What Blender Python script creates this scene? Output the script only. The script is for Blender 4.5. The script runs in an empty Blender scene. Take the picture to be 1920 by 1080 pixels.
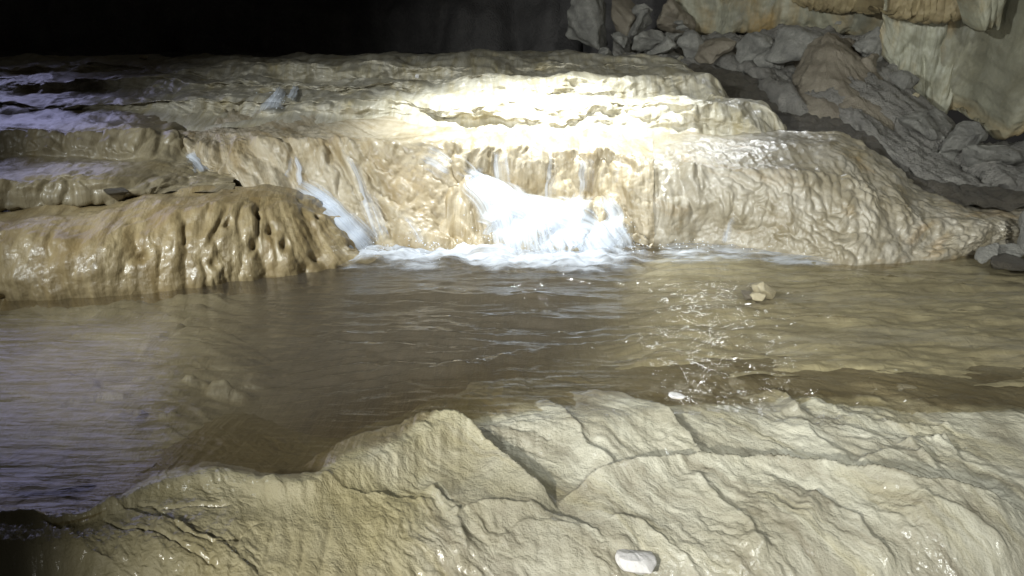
import bpy, bmesh, math, random
import numpy as np
from mathutils import Vector
from mathutils.bvhtree import BVHTree

scene = bpy.context.scene
COL = scene.collection
random.seed(7)

# ------------------------------------------------------------------ camera
H = 1.5                       # eye height over the pool
PITCH = math.radians(18.0)
FPX = 1480.0                  # focal length for a picture 1920 wide
cam_data = bpy.data.cameras.new("camera")
cam_data.sensor_width = 36.0
cam_data.lens = FPX / 1920.0 * 36.0
cam_data.clip_start = 0.05
cam_data.clip_end = 200.0
cam = bpy.data.objects.new("camera", cam_data)
cam.location = (0, 0, H)
cam.rotation_euler = (math.radians(90) - PITCH, 0, 0)
COL.objects.link(cam)
scene.camera = cam

# ------------------------------------------------------------------ world: a cave, so no sky, only the faint light that bounces about
world = bpy.data.worlds.new("World")
scene.world = world
world.use_nodes = True
wbg = world.node_tree.nodes["Background"]
wbg.inputs["Color"].default_value = (1.0, 0.96, 0.90, 1)
wbg.inputs["Strength"].default_value = 0.016

# ------------------------------------------------------------------ the show-cave floodlights and one added fill (all out of frame)
def lamp(name, loc, target, watt, color, angle=60, blend=0.5, size=0.06):
    d = bpy.data.lights.new(name, 'SPOT')
    d.energy = watt
    d.color = color
    d.spot_size = math.radians(angle)
    d.spot_blend = blend
    d.shadow_soft_size = size
    o = bpy.data.objects.new(name, d)
    o.location = loc
    o.rotation_euler = (Vector(target) - Vector(loc)).to_track_quat('-Z', 'Y').to_euler()
    COL.objects.link(o)
    return o

lamp("floodlight_terrace", (0.3, 7.1, 4.3), (0.25, 6.75, 0.8), 2900, (0.92, 0.98, 1.0), 56, 1.0, 0.08)
lamp("floodlight_back", (2.5, 9.3, 2.8), (1.8, 3.9, 0.0), 80, (0.92, 0.96, 1.0), 58, 0.9, 0.22)
lamp("floodlight_cascade", (-3.7, 1.9, 3.1), (0.8, 6.6, 0.5), 1450, (0.93, 0.985, 1.0), 88, 1.0, 0.08)
lamp("floodlight_foreground", (-1.0, 0.1, 1.0), (0.72, 2.6, -0.1), 400, (1.0, 0.99, 0.93), 92, 1.0, 0.04)
lamp("fill_light", (0.6, -2.6, 3.4), (1.7, 5.8, 0.3), 2000, (0.96, 1.0, 0.98), 46, 1.0, 0.15)  # unseen fill, added behind the camera to brighten pool, stream and bank
lamp("floodlight_violet", (-5.9, 8.6, 2.5), (-2.9, 4.4, 0.1), 170, (0.58, 0.59, 1.0), 66, 1.0, 1.7)

scene.view_settings.view_transform = 'Standard'
scene.view_settings.look = 'None'
scene.view_settings.exposure = 0.0
scene.view_settings.gamma = 1.0
scene.view_settings.use_curve_mapping = False

scene.render.engine = 'CYCLES'
scene.cycles.max_bounces = 8
scene.cycles.diffuse_bounces = 3
scene.cycles.glossy_bounces = 3
scene.cycles.transparent_max_bounces = 16
scene.cycles.sample_clamp_indirect = 3.0
scene.cycles.use_denoising = True

# ------------------------------------------------------------------ numpy helpers
CP, SP = math.cos(PITCH), math.sin(PITCH)

def ray(X, Y):
    r = (np.asarray(X, float) - 960.0) / FPX
    u = (540.0 - np.asarray(Y, float)) / FPX
    return r, CP + u * SP, -SP + u * CP

def at_d(X, Y, d):
    """the point of the place seen at X, Y, lying d metres ahead of the camera"""
    r, yc, zc = ray(X, Y)
    t = d / yc
    return np.stack([r * t, np.broadcast_to(d, t.shape) + 0 * t, H + zc * t], -1)

def at_z(X, Y, z):
    r, yc, zc = ray(X, Y)
    t = (z - H) / zc
    return np.stack([r * t, yc * t, H + zc * t], -1)

def pchip(xk, yk, x):
    """monotone cubic; xk (n,), yk (n, ...), x (m,)"""
    xk = np.asarray(xk, float); yk = np.asarray(yk, float); x = np.clip(np.asarray(x, float), xk[0], xk[-1])
    n = len(xk)
    h = np.diff(xk)
    sh = (-1,) + (1,) * (yk.ndim - 1)
    dl = np.diff(yk, axis=0) / h.reshape(sh)
    m = np.zeros_like(yk)
    if n > 2:
        w1 = (2 * h[1:] + h[:-1]).reshape(sh); w2 = (h[1:] + 2 * h[:-1]).reshape(sh)
        a, b = dl[:-1], dl[1:]
        ok = a * b > 0
        sa = np.where(ok, a, 1.0); sb = np.where(ok, b, 1.0)
        m[1:-1] = np.where(ok, (w1 + w2) / (w1 / sa + w2 / sb), 0.0)
    m[0] = dl[0]; m[-1] = dl[-1]
    i = np.clip(np.searchsorted(xk, x) - 1, 0, n - 2)
    t = ((x - xk[i]) / h[i]).reshape(sh)
    hh = h[i].reshape(sh)
    t2, t3 = t * t, t * t * t
    return ((2 * t3 - 3 * t2 + 1) * yk[i] + (t3 - 2 * t2 + t) * hh * m[i]
            + (-2 * t3 + 3 * t2) * yk[i + 1] + (t3 - t2) * hh * m[i + 1])

def smooth(a, b, x):
    t = np.clip((x - a) / (b - a), 0, 1)
    return t * t * (3 - 2 * t)

def hsh(ix, iy, s):
    h = (ix.astype(np.int64) * 374761393 + iy.astype(np.int64) * 668265263 + s * 1442695041) & 0xFFFFFFFF
    h = ((h ^ (h >> 13)) * 1274126177) & 0xFFFFFFFF
    h = ((h ^ (h >> 16)) * 2246822519) & 0xFFFFFFFF
    h = h ^ (h >> 15)
    return (h & 0xFFFFFF) / float(0x1000000)

def perlin(a, b, s=0):
    a = np.asarray(a, float); b = np.asarray(b, float)
    ia, ib = np.floor(a), np.floor(b)
    fa, fb = a - ia, b - ib
    u = fa * fa * fa * (fa * (fa * 6 - 15) + 10)
    v = fb * fb * fb * (fb * (fb * 6 - 15) + 10)
    def g(da, db):
        th = hsh(ia + da, ib + db, s) * 6.2831853
        return np.cos(th) * (fa - da) + np.sin(th) * (fb - db)
    return ((g(0, 0) * (1 - u) + g(1, 0) * u) * (1 - v) + (g(0, 1) * (1 - u) + g(1, 1) * u) * v) * 1.5

def fbm(a, b, s=0, o=4, gain=0.5):
    r = 0; k = 1.0
    for i in range(o):
        r = r + k * perlin(a * 2 ** i + 17.3 * i, b * 2 ** i - 9.1 * i, s + i)
        k *= gain
    return r

def worley(a, b, s=0, jit=0.85):
    """F1, F2, offset to the nearest cell point, its random number"""
    ia, ib = np.floor(a), np.floor(b)
    f1 = np.full(a.shape, 9.0); f2 = np.full(a.shape, 9.0)
    oa = np.zeros(a.shape); ob = np.zeros(a.shape); rid = np.zeros(a.shape)
    for da in (-1, 0, 1):
        for db in (-1, 0, 1):
            ca, cb = ia + da, ib + db
            pa = ca + 0.5 + (hsh(ca, cb, s) - 0.5) * jit
            pb = cb + 0.5 + (hsh(ca, cb, s + 77) - 0.5) * jit
            d = np.hypot(a - pa, b - pb)
            near = d < f1
            f2 = np.where(near, f1, np.minimum(f2, d))
            oa = np.where(near, a - pa, oa); ob = np.where(near, b - pb, ob)
            rid = np.where(near, hsh(ca, cb, s + 154), rid)
            f1 = np.where(near, d, f1)
    return f1, f2, oa, ob, rid

def lobes(a, b, s=0, p=2.0):
    """round swellings with creases between them, 0..1"""
    f1, f2, *_ = worley(a, b, s)
    return np.clip(1 - (f1 / 0.78) ** p, 0, 1) * 0.62 + 0.38 * smooth(0, 0.5, f2 - f1)

def dist_poly(x, y, poly):
    """distance to a polyline in plan and side (+1 left of its direction)"""
    best = np.full(x.shape, 1e9); side = np.zeros(x.shape); run = np.zeros(x.shape)
    L = 0.0
    tot = sum(math.hypot(q[0] - p[0], q[1] - p[1]) for p, q in zip(poly[:-1], poly[1:]))
    for (x0, y0), (x1, y1) in zip(poly[:-1], poly[1:]):
        dx, dy = x1 - x0, y1 - y0
        l2 = dx * dx + dy * dy
        t = np.clip(((x - x0) * dx + (y - y0) * dy) / l2, 0, 1)
        ex, ey = x - (x0 + t * dx), y - (y0 + t * dy)
        d = np.hypot(ex, ey)
        m = d < best
        best = np.where(m, d, best)
        side = np.where(m, np.sign(dx * ey - dy * ex), side)
        run = np.where(m, (L + t * math.sqrt(l2)) / tot, run)
        L += math.sqrt(l2)
    return best, side, run

# ------------------------------------------------------------------ object helpers
def tag(o, label=None, cat=None, group=None, kind=None):
    if label: o['label'] = label
    if cat: o['category'] = cat
    if group: o['group'] = group
    if kind: o['kind'] = kind
    return o

def link(name, me, mat, parent=None):
    o = bpy.data.objects.new(name, me)
    COL.objects.link(o)
    if mat is not None:
        me.materials.append(mat)
    if parent is not None:
        o.parent = parent
    return o

def grid_mesh(name, P, mat, flow=None, attrs=None, parent=None, keep=None):
    c_ = (P[1:, 1:] + P[:-1, :-1]) * 0.5
    n_ = np.cross(P[:-1, 1:] - P[:-1, :-1], P[1:, :-1] - P[:-1, :-1])
    n_ /= np.maximum(np.linalg.norm(n_, axis=2, keepdims=True), 1e-12)
    if (n_ * (np.array([0, 0, H]) - c_)).sum(2).mean() < 0:      # wound the wrong way: turn the sheet over
        P = P[::-1]
        flow = None if flow is None else flow[::-1]
        keep = None if keep is None else keep[::-1]
        attrs = {k: (v + 0 * P[..., 0][::-1])[::-1] for k, v in (attrs or {}).items()}
    nr, nc = P.shape[:2]
    idx = np.arange(nr * nc).reshape(nr, nc)
    q = np.stack([idx[:-1, :-1], idx[:-1, 1:], idx[1:, 1:], idx[1:, :-1]], -1).reshape(-1, 4)
    if keep is not None:
        kq = (keep[:-1, :-1] | keep[:-1, 1:] | keep[1:, 1:] | keep[1:, :-1]).reshape(-1)
        q = q[kq]
    me = bpy.data.meshes.new(name)
    me.vertices.add(nr * nc)
    me.vertices.foreach_set("co", P.reshape(-1).astype(np.float32))
    me.loops.add(q.size)
    me.loops.foreach_set("vertex_index", q.reshape(-1).astype(np.int32))
    me.polygons.add(len(q))
    me.polygons.foreach_set("loop_start", np.arange(0, q.size, 4, dtype=np.int32))
    me.polygons.foreach_set("use_smooth", np.ones(len(q), dtype=bool))
    me.update(calc_edges=True)
    if flow is not None:
        at = me.attributes.new("flow", 'FLOAT_VECTOR', 'POINT')
        at.data.foreach_set("vector", flow.reshape(-1).astype(np.float32))
    for k, v in (attrs or {}).items():
        at = me.attributes.new(k, 'FLOAT', 'POINT')
        at.data.foreach_set("value", v.reshape(-1).astype(np.float32))
    if keep is not None:
        bm = bmesh.new(); bm.from_mesh(me)
        bmesh.ops.delete(bm, geom=[v for v in bm.verts if not v.link_faces], context='VERTS')
        bm.to_mesh(me); bm.free()
    return link(name, me, mat, parent)

def line(pts, xs, z=None):
    """pts: (X, Y, d) or, with z given, (X, Y); -> world points over xs"""
    k = np.array([p[0] for p in pts], float)
    Y = pchip(k, [p[1] for p in pts], xs)
    if z is not None:
        return at_z(xs, Y, z)
    return at_d(xs, Y, pchip(k, [p[2] for p in pts], xs))

def shifted(P, dy=0.0, dz=0.0, dx=0.0):
    return P + np.array([dx, dy, dz])

def loft(lines, segs):
    """lines: list of (nx,3); segs: rows in each interval. -> P (rows,nx,3), row position"""
    K = np.stack(lines)
    chord = np.linalg.norm(np.diff(K, axis=0), axis=2).mean(1)
    t = np.concatenate([[0], np.cumsum(np.maximum(chord, 0.02))])
    ts = [np.linspace(t[i], t[i + 1], s, endpoint=False) for i, s in enumerate(segs)] + [[t[-1]]]
    ts = np.concatenate(ts)
    return pchip(t, K, ts), np.interp(ts, t, np.arange(len(t)))

def normals(P):
    du = np.gradient(P, axis=1); dv = np.gradient(P, axis=0)
    n = np.cross(du, dv)
    n /= np.maximum(np.linalg.norm(n, axis=2, keepdims=True), 1e-9)
    return n

def arc(P):
    """flow coordinates: x across, length along the profile"""
    s = np.linalg.norm(np.diff(P, axis=0), axis=2)
    s = np.concatenate([np.zeros((1, P.shape[1])), np.cumsum(s, 0)])
    s = s.mean(1, keepdims=True) * 0.6 + s * 0.4
    return s

def displace(P, disp, N=None):
    N = normals(P) if N is None else N
    return P + N * disp[..., None]

# ------------------------------------------------------------------ materials
def new_mat(name):
    m = bpy.data.materials.new(name)
    m.use_nodes = True
    nt = m.node_tree
    nt.nodes.clear()
    out = nt.nodes.new("ShaderNodeOutputMaterial")
    return m, nt, out

def N_(nt, t, **kw):
    n = nt.nodes.new(t)
    for k, v in kw.items():
        if k.startswith("i_"):
            n.inputs[k[2:].replace("_", " ")].default_value = v
        else:
            setattr(n, k, v)
    return n

def noise(nt, vec, scale, detail=5, rough=0.55, dist=0.0):
    n = N_(nt, "ShaderNodeTexNoise")
    n.inputs["Scale"].default_value = scale
    n.inputs["Detail"].default_value = detail
    n.inputs["Roughness"].default_value = rough
    n.inputs["Distortion"].default_value = dist
    nt.links.new(vec, n.inputs["Vector"])
    return n.outputs["Fac"]

def ramp(nt, fac, stops):
    r = N_(nt, "ShaderNodeValToRGB")
    e = r.color_ramp.elements
    while len(e) < len(stops): e.new(0.5)
    for el, (p, c) in zip(e, stops):
        el.position = p
        el.color = (*c, 1) if isinstance(c, tuple) else (c, c, c, 1)
    nt.links.new(fac, r.inputs["Fac"])
    return r.outputs["Color"]

def mixc(nt, fac, a, b, mode='MIX'):
    m = N_(nt, "ShaderNodeMix", data_type='RGBA', blend_type=mode)
    if isinstance(fac, (int, float)): m.inputs[0].default_value = fac
    else: nt.links.new(fac, m.inputs[0])
    for v, i in ((a, 6), (b, 7)):
        if isinstance(v, tuple): m.inputs[i].default_value = (*v, 1)
        else: nt.links.new(v, m.inputs[i])
    return m.outputs[2]

def mth(nt, op, a, b=None):
    m = N_(nt, "ShaderNodeMath", operation=op)
    for v, i in ((a, 0), (b, 1)):
        if v is None: continue
        if isinstance(v, (int, float)): m.inputs[i].default_value = v
        else: nt.links.new(v, m.inputs[i])
    return m.outputs[0]

def scaled(nt, vec, s, rot=(0, 0, 0)):
    m = N_(nt, "ShaderNodeMapping")
    m.inputs["Scale"].default_value = s
    m.inputs["Rotation"].default_value = rot
    nt.links.new(vec, m.inputs["Vector"])
    return m.outputs["Vector"]

def flowstone(name, pale, mid, dark, rust, streak=(14, 1.6, 1), wet=0.7, rough=(0.22, 0.5), bump=0.006, fine=70, rust_at=(0.55, 0.75), coat_rough=0.12, over=None, coat_bump=0.45):
    m, nt, out = new_mat(name)
    tc = N_(nt, "ShaderNodeTexCoord").outputs["Object"]
    fl = N_(nt, "ShaderNodeAttribute", attribute_name="flow").outputs["Vector"]
    n1 = noise(nt, tc, 2.2, 7, 0.62, 0.4)
    n2 = noise(nt, scaled(nt, fl, streak), 1.0, 6, 0.62, 0.6)
    n3 = noise(nt, tc, 17, 5, 0.65)
    n4 = noise(nt, scaled(nt, fl, (streak[0] * .3, streak[1] * .8, 1)), 1.0, 5, 0.6, 0.8)
    c = ramp(nt, n1, [(0.30, mid), (0.55, pale), (0.75, pale)])
    c = mixc(nt, ramp(nt, n2, [(0.42, 0.0), (0.66, 0.85)]), c, dark)
    c = mixc(nt, ramp(nt, n4, [(rust_at[0], 0.0), (rust_at[1], 0.8)]), c, rust)
    c = mixc(nt, ramp(nt, n3, [(0.35, 0.0), (0.7, 0.45)]), c, mid)
    if over:
        ca = N_(nt, "ShaderNodeAttribute", attribute_name="calcite").outputs["Fac"]
        c = mixc(nt, mth(nt, 'MULTIPLY', ca, ramp(nt, n1, [(0.3, 0.55), (0.6, 1.0)])), c, mixc(nt, n2, over[0], over[1]))
    if name == "flowstone_pale":                 # damp margin along the waterline
        dm = N_(nt, "ShaderNodeAttribute", attribute_name="damp").outputs["Fac"]
        c = mixc(nt, mth(nt, 'MULTIPLY', dm, 0.8), c, mixc(nt, 1.0, c, (0.42, 0.36, 0.27), 'MULTIPLY'))
    b1 = mth(nt, 'ADD', noise(nt, tc, fine, 6, 0.65), mth(nt, 'MULTIPLY', noise(nt, tc, fine * 0.35, 4, 0.6), 1.3))
    b2 = noise(nt, scaled(nt, fl, (streak[0] * 3, streak[1] * 4, 1)), 1.0, 5, 0.6, 0.5)
    hgt = mth(nt, 'ADD', mth(nt, 'MULTIPLY', b1, 0.6), b2)
    bp = N_(nt, "ShaderNodeBump"); bp.inputs["Strength"].default_value = 0.9; bp.inputs["Distance"].default_value = bump
    nt.links.new(hgt, bp.inputs["Height"])
    bp2 = N_(nt, "ShaderNodeBump"); bp2.inputs["Strength"].default_value = 0.9; bp2.inputs["Distance"].default_value = bump * coat_bump
    nt.links.new(hgt, bp2.inputs["Height"])
    p = N_(nt, "ShaderNodeBsdfPrincipled")
    nt.links.new(c, p.inputs["Base Color"])
    nt.links.new(bp.outputs[0], p.inputs["Normal"])
    nt.links.new(bp2.outputs[0], p.inputs["Coat Normal"])
    rr = N_(nt, "ShaderNodeMapRange"); rr.inputs["To Min"].default_value = rough[0]; rr.inputs["To Max"].default_value = rough[1]
    nt.links.new(n3, rr.inputs["Value"]); nt.links.new(rr.outputs[0], p.inputs["Roughness"])
    wetn = ramp(nt, n4, [(0.35, min(wet, 1.0)), (0.7, wet * 0.35)])
    nt.links.new(wetn, p.inputs["Coat Weight"])
    p.inputs["Coat Roughness"].default_value = coat_rough
    p.inputs["Coat IOR"].default_value = 1.33
    nt.links.new(p.outputs[0], out.inputs[0])
    return m

def rock_mat(name, a, b, c3, scale=3.0, bump=0.012, rough=0.75, wet=0.0):
    m, nt, out = new_mat(name)
    geo = N_(nt, "ShaderNodeNewGeometry").outputs["Position"]
    n1 = noise(nt, geo, scale, 8, 0.65, 0.3)
    n2 = noise(nt, geo, scale * 7, 6, 0.65)
    c = ramp(nt, n1, [(0.3, a), (0.55, b), (0.75, c3)])
    c = mixc(nt, ramp(nt, n2, [(0.4, 0.0), (0.75, 0.6)]), c, a)
    bp = N_(nt, "ShaderNodeBump"); bp.inputs["Strength"].default_value = 1.0; bp.inputs["Distance"].default_value = bump
    hgt = mth(nt, 'ADD', mth(nt, 'MULTIPLY', n2, 0.7), noise(nt, geo, scale * 22, 5, 0.65))
    nt.links.new(hgt, bp.inputs["Height"])
    p = N_(nt, "ShaderNodeBsdfPrincipled")
    nt.links.new(c, p.inputs["Base Color"])
    nt.links.new(bp.outputs[0], p.inputs["Normal"])
    p.inputs["Roughness"].default_value = rough
    if wet:
        p.inputs["Coat Weight"].default_value = wet
        p.inputs["Coat Roughness"].default_value = 0.2
        nt.links.new(bp.outputs[0], p.inputs["Coat Normal"])
    nt.links.new(p.outputs[0], out.inputs[0])
    return m

def water_mat(name, silt, murk, tint, rough=0.04, bumpd=0.004, sc=(9, 30, 1)):
    m, nt, out = new_mat(name)
    tc = N_(nt, "ShaderNodeTexCoord").outputs["Object"]
    n = noise(nt, scaled(nt, tc, sc), 1.0, 4, 0.55, 0.5)
    bp = N_(nt, "ShaderNodeBump"); bp.inputs["Strength"].default_value = 0.8; bp.inputs["Distance"].default_value = bumpd
    nt.links.new(n, bp.inputs["Height"])
    tr = N_(nt, "ShaderNodeBsdfTransparent"); tr.inputs[0].default_value = (*tint, 1)
    df = N_(nt, "ShaderNodeBsdfDiffuse"); df.inputs[0].default_value = (*silt, 1)
    gl = N_(nt, "ShaderNodeBsdfGlossy"); gl.inputs["Roughness"].default_value = rough
    nt.links.new(bp.outputs[0], gl.inputs["Normal"])
    # Schlick reflectance, the same from above and below
    geo = N_(nt, "ShaderNodeNewGeometry")
    dt = N_(nt, "ShaderNodeVectorMath", operation='DOT_PRODUCT')
    nt.links.new(bp.outputs[0], dt.inputs[0]); nt.links.new(geo.outputs["Incoming"], dt.inputs[1])
    cs = mth(nt, 'SUBTRACT', 1.0, mth(nt, 'MINIMUM', mth(nt, 'ABSOLUTE', dt.outputs["Value"]), 1.0))
    fr = mth(nt, 'ADD', 0.02, mth(nt, 'MULTIPLY', 0.98, mth(nt, 'POWER', cs, 5.0)))
    m1 = N_(nt, "ShaderNodeMixShader")
    dp = N_(nt, "ShaderNodeAttribute", attribute_name="depth").outputs["Fac"]
    mk = N_(nt, "ShaderNodeMapRange"); mk.inputs["To Min"].default_value = 0.10; mk.inputs["To Max"].default_value = murk
    nt.links.new(dp, mk.inputs["Value"]); nt.links.new(mk.outputs[0], m1.inputs[0])
    nt.links.new(tr.outputs[0], m1.inputs[1]); nt.links.new(df.outputs[0], m1.inputs[2])
    m2 = N_(nt, "ShaderNodeMixShader")
    nt.links.new(fr, m2.inputs[0]); nt.links.new(m1.outputs[0], m2.inputs[1]); nt.links.new(gl.outputs[0], m2.inputs[2])
    nt.links.new(m2.outputs[0], out.inputs[0])
    return m

def white_water_mat(name, col=(0.80, 0.86, 0.95), streak=(30, 0.55, 1), lo=0.04, hi=0.62, top=0.98):
    """aerated water: 'edge' fades the sheet out at its rim, the streak noise along the flow opens gaps"""
    m, nt, out = new_mat(name)
    fl = N_(nt, "ShaderNodeAttribute", attribute_name="flow").outputs["Vector"]
    ed = N_(nt, "ShaderNodeAttribute", attribute_name="edge").outputs["Fac"]
    n = noise(nt, scaled(nt, fl, streak), 1.0, 5, 0.55, 0.1)
    a = mth(nt, 'ADD', n, mth(nt, 'MULTIPLY', mth(nt, 'SUBTRACT', ed, 1.0), 0.45))
    mr = N_(nt, "ShaderNodeMapRange", interpolation_type='SMOOTHSTEP')
    mr.inputs["From Min"].default_value = lo; mr.inputs["From Max"].default_value = hi
    mr.inputs["To Min"].default_value = 0.0; mr.inputs["To Max"].default_value = top
    nt.links.new(a, mr.inputs["Value"])
    p = N_(nt, "ShaderNodeBsdfPrincipled")
    p.inputs["Base Color"].default_value = (*col, 1)
    p.inputs["Roughness"].default_value = 0.6
    p.inputs["Specular IOR Level"].default_value = 0.25
    tl = N_(nt, "ShaderNodeBsdfTranslucent"); tl.inputs[0].default_value = (*col, 1)
    pm = N_(nt, "ShaderNodeMixShader"); pm.inputs[0].default_value = 0.35
    nt.links.new(p.outputs[0], pm.inputs[1]); nt.links.new(tl.outputs[0], pm.inputs[2])
    tr = N_(nt, "ShaderNodeBsdfTransparent")
    mx = N_(nt, "ShaderNodeMixShader")
    nt.links.new(mr.outputs[0], mx.inputs[0]); nt.links.new(tr.outputs[0], mx.inputs[1]); nt.links.new(pm.outputs[0], mx.inputs[2])
    nt.links.new(mx.outputs[0], out.inputs[0])
    return m

M_CLIFF = flowstone("flowstone_cream", (0.49, 0.43, 0.32), (0.34, 0.275, 0.165), (0.19, 0.145, 0.07), (0.25, 0.17, 0.065), wet=0.45, rust_at=(0.50, 0.70), rough=(0.35, 0.65))
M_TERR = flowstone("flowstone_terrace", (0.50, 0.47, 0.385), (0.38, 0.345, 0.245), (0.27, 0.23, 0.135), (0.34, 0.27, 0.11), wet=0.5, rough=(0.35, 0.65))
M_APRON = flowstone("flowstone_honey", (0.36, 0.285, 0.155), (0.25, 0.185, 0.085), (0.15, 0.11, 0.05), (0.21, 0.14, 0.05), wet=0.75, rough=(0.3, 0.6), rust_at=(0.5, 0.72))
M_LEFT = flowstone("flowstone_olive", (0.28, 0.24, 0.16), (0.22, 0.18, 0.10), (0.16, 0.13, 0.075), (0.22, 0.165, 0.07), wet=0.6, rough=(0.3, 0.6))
M_BULGE = flowstone("flowstone_grey_cream", (0.43, 0.395, 0.325), (0.30, 0.26, 0.18), (0.18, 0.145, 0.08), (0.31, 0.195, 0.07), wet=0.7, streak=(7, 3.5, 1), rust_at=(0.56, 0.74))
M_FORE = flowstone("flowstone_pale", (0.50, 0.48, 0.385), (0.36, 0.335, 0.245), (0.17, 0.145, 0.095), (0.33, 0.285, 0.15), streak=(2.2, 8, 1), bump=0.008, fine=110, wet=1.6, rough=(0.35, 0.6), coat_rough=0.10, coat_bump=0.16, over=((0.37, 0.33, 0.185), (0.28, 0.24, 0.12)))
M_BED = flowstone("silty_bed", (0.13, 0.10, 0.055), (0.09, 0.068, 0.035), (0.06, 0.045, 0.025), (0.16, 0.11, 0.04), wet=0.0, over=((0.60, 0.565, 0.44), (0.43, 0.39, 0.27)))
M_WALL = flowstone("cave_wall_flowstone", (0.32, 0.31, 0.23), (0.20, 0.185, 0.12), (0.08, 0.076, 0.058), (0.33, 0.22, 0.08), streak=(6, 0.9, 1), rust_at=(0.50, 0.66), wet=0.15, rough=(0.5, 0.8), bump=0.012, fine=30)
M_CURT = flowstone("curtain_flowstone", (0.37, 0.365, 0.28), (0.25, 0.235, 0.155), (0.11, 0.103, 0.072), (0.36, 0.24, 0.08), streak=(11, 0.8, 1), wet=0.2, rough=(0.45, 0.8), bump=0.010, fine=35)
M_OCHRE = flowstone("ochre_flowstone", (0.33, 0.27, 0.15), (0.25, 0.19, 0.095), (0.15, 0.115, 0.06), (0.36, 0.33, 0.23), streak=(9, 1.5, 1), wet=0.2, rough=(0.45, 0.8), bump=0.010, fine=35)
M_DARKWALL = rock_mat("far_cave_wall", (0.10, 0.094, 0.09), (0.16, 0.15, 0.14), (0.24, 0.22, 0.20), 1.2, 0.05)
M_BANK = rock_mat("muddy_rubble", (0.16, 0.15, 0.13), (0.25, 0.235, 0.205), (0.35, 0.33, 0.285), 3.0, 0.03, 0.6, 0.25)
M_CHAN = rock_mat("channel_gravel", (0.07, 0.06, 0.045), (0.11, 0.095, 0.07), (0.15, 0.13, 0.10), 6.0, 0.03, 0.5, 0.3)
M_ROCK = rock_mat("grey_limestone", (0.14, 0.134, 0.118), (0.28, 0.27, 0.235), (0.43, 0.415, 0.365), 5.0, 0.02, 0.7, 0.25)
M_ROCK2 = rock_mat("brown_limestone", (0.15, 0.125, 0.09), (0.22, 0.19, 0.14), (0.28, 0.25, 0.19), 4.0, 0.012, 0.65, 0.25)
M_TAN = rock_mat("tan_stone", (0.30, 0.25, 0.15), (0.42, 0.365, 0.24), (0.52, 0.475, 0.36), 9.0, 0.006, 0.6, 0.4)
M_WHITE = rock_mat("white_calcite", (0.66, 0.64, 0.62), (0.78, 0.76, 0.74), (0.82, 0.81, 0.80), 12.0, 0.002, 0.5, 0.2)
M_WATER = water_mat("pool_water", (0.135, 0.116, 0.088), 0.46, (0.90, 0.865, 0.76), rough=0.05, bumpd=0.008, sc=(6, 30, 1))
M_FALL = white_water_mat("white_water", top=0.9)
M_VEIL = white_water_mat("thin_water_veil", (0.78, 0.83, 0.92), streak=(24, 0.8, 1), lo=0.30, hi=0.72, top=0.7)
M_FOAM = white_water_mat("foam_white", (0.80, 0.85, 0.93), streak=(4, 11, 1), lo=0.16, hi=0.66, top=0.95)

M_MILK = white_water_mat("milky_stream_film", (0.56, 0.52, 0.40), streak=(2.2, 12, 1), lo=0.25, hi=0.85, top=0.5)

terrain = []     # solid sheets that the stones and water are laid on

# ------------------------------------------------------------------ the upper terraces
xs = np.arange(-600, 1532, 2.5)
def U(*p): return line(p, xs)
U1 = U((-300, 217, 7.0), (0, 213, 7.0), (300, 211, 7.0), (520, 211, 7.0), (720, 213, 7.0), (800, 222, 6.95), (950, 232, 6.9), (1150, 238, 6.9), (1430, 237, 6.95), (1540, 238, 7.0))
U2 = U((-300, 198, 7.15), (0, 196, 7.15), (200, 194, 7.15), (400, 186, 7.2), (520, 186, 7.25), (600, 184, 7.2), (720, 192, 7.15), (800, 196, 7.1), (1000, 197, 7.1), (1200, 196, 7.1), (1400, 197, 7.12), (1540, 200, 7.2))
U3 = U((-300, 175, 7.9), (0, 172, 7.9), (300, 172, 7.9), (430, 176, 7.8), (600, 172, 7.8), (900, 172, 7.8), (1100, 179, 7.75), (1330, 182, 7.7), (1540, 184, 7.7))
U4 = U((-300, 152, 8.1), (0, 150, 8.1), (200, 149, 8.1), (300, 152, 8.1), (430, 162, 8.0), (600, 158, 8.0), (900, 152, 8.0), (1000, 145, 8.0), (1100, 142, 7.95), (1330, 147, 7.85), (1540, 150, 7.85))
U5 = U((-300, 136, 8.9), (0, 136, 8.9), (300, 138, 8.8), (430, 150, 8.5), (600, 153, 8.4), (780, 152, 8.4), (900, 150, 8.4), (1000, 137, 8.6), (1100, 131, 8.8), (1300, 131, 9.0), (1540, 131, 9.0))
U6 = U((-300, 122, 9.1), (0, 122, 9.1), (300, 121, 9.0), (430, 125, 8.75), (600, 124, 8.65), (750, 121, 8.65), (900, 122, 8.7), (1000, 124, 8.9), (1100, 122, 9.1), (1300, 122, 9.3), (1540, 122, 9.4))
U7 = U((-300, 113, 9.8), (0, 112, 9.8), (300, 111, 9.8), (600, 108, 9.8), (900, 104, 9.9), (1100, 102, 10.0), (1300, 110, 10.0), (1540, 112, 10.0))
U8 = shifted(U7, 1.4, -0.04)
U9 = shifted(U7, 2.0, -0.5)
lines = [shifted(U1, -0.35, -0.12), U1, U2, U3, U4, U5, U6, U7, U8, U9]
P, row = loft(lines, [6, 40, 34, 40, 26, 40, 18, 16, 8])
s = arc(P); a = P[..., 0]
edge = 0.018 * fbm(a * 1.8, P[..., 1] * 1.4, 11, 4)
N = normals(P)
up = np.clip(N[..., 2], 0, 1)
steep = 1 - smooth(0.75, 0.98, up)
wx = a + 0.05 * fbm(a * 3, s * 3, 5, 3)
lob = lobes(wx * 5.0, s * 2.4, 21)
lob2 = lobes(wx * 15, s * 9, 22)
gate = smooth(-0.4, 0.5, fbm(a * 1.3, s * 1.2, 23, 3))
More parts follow.
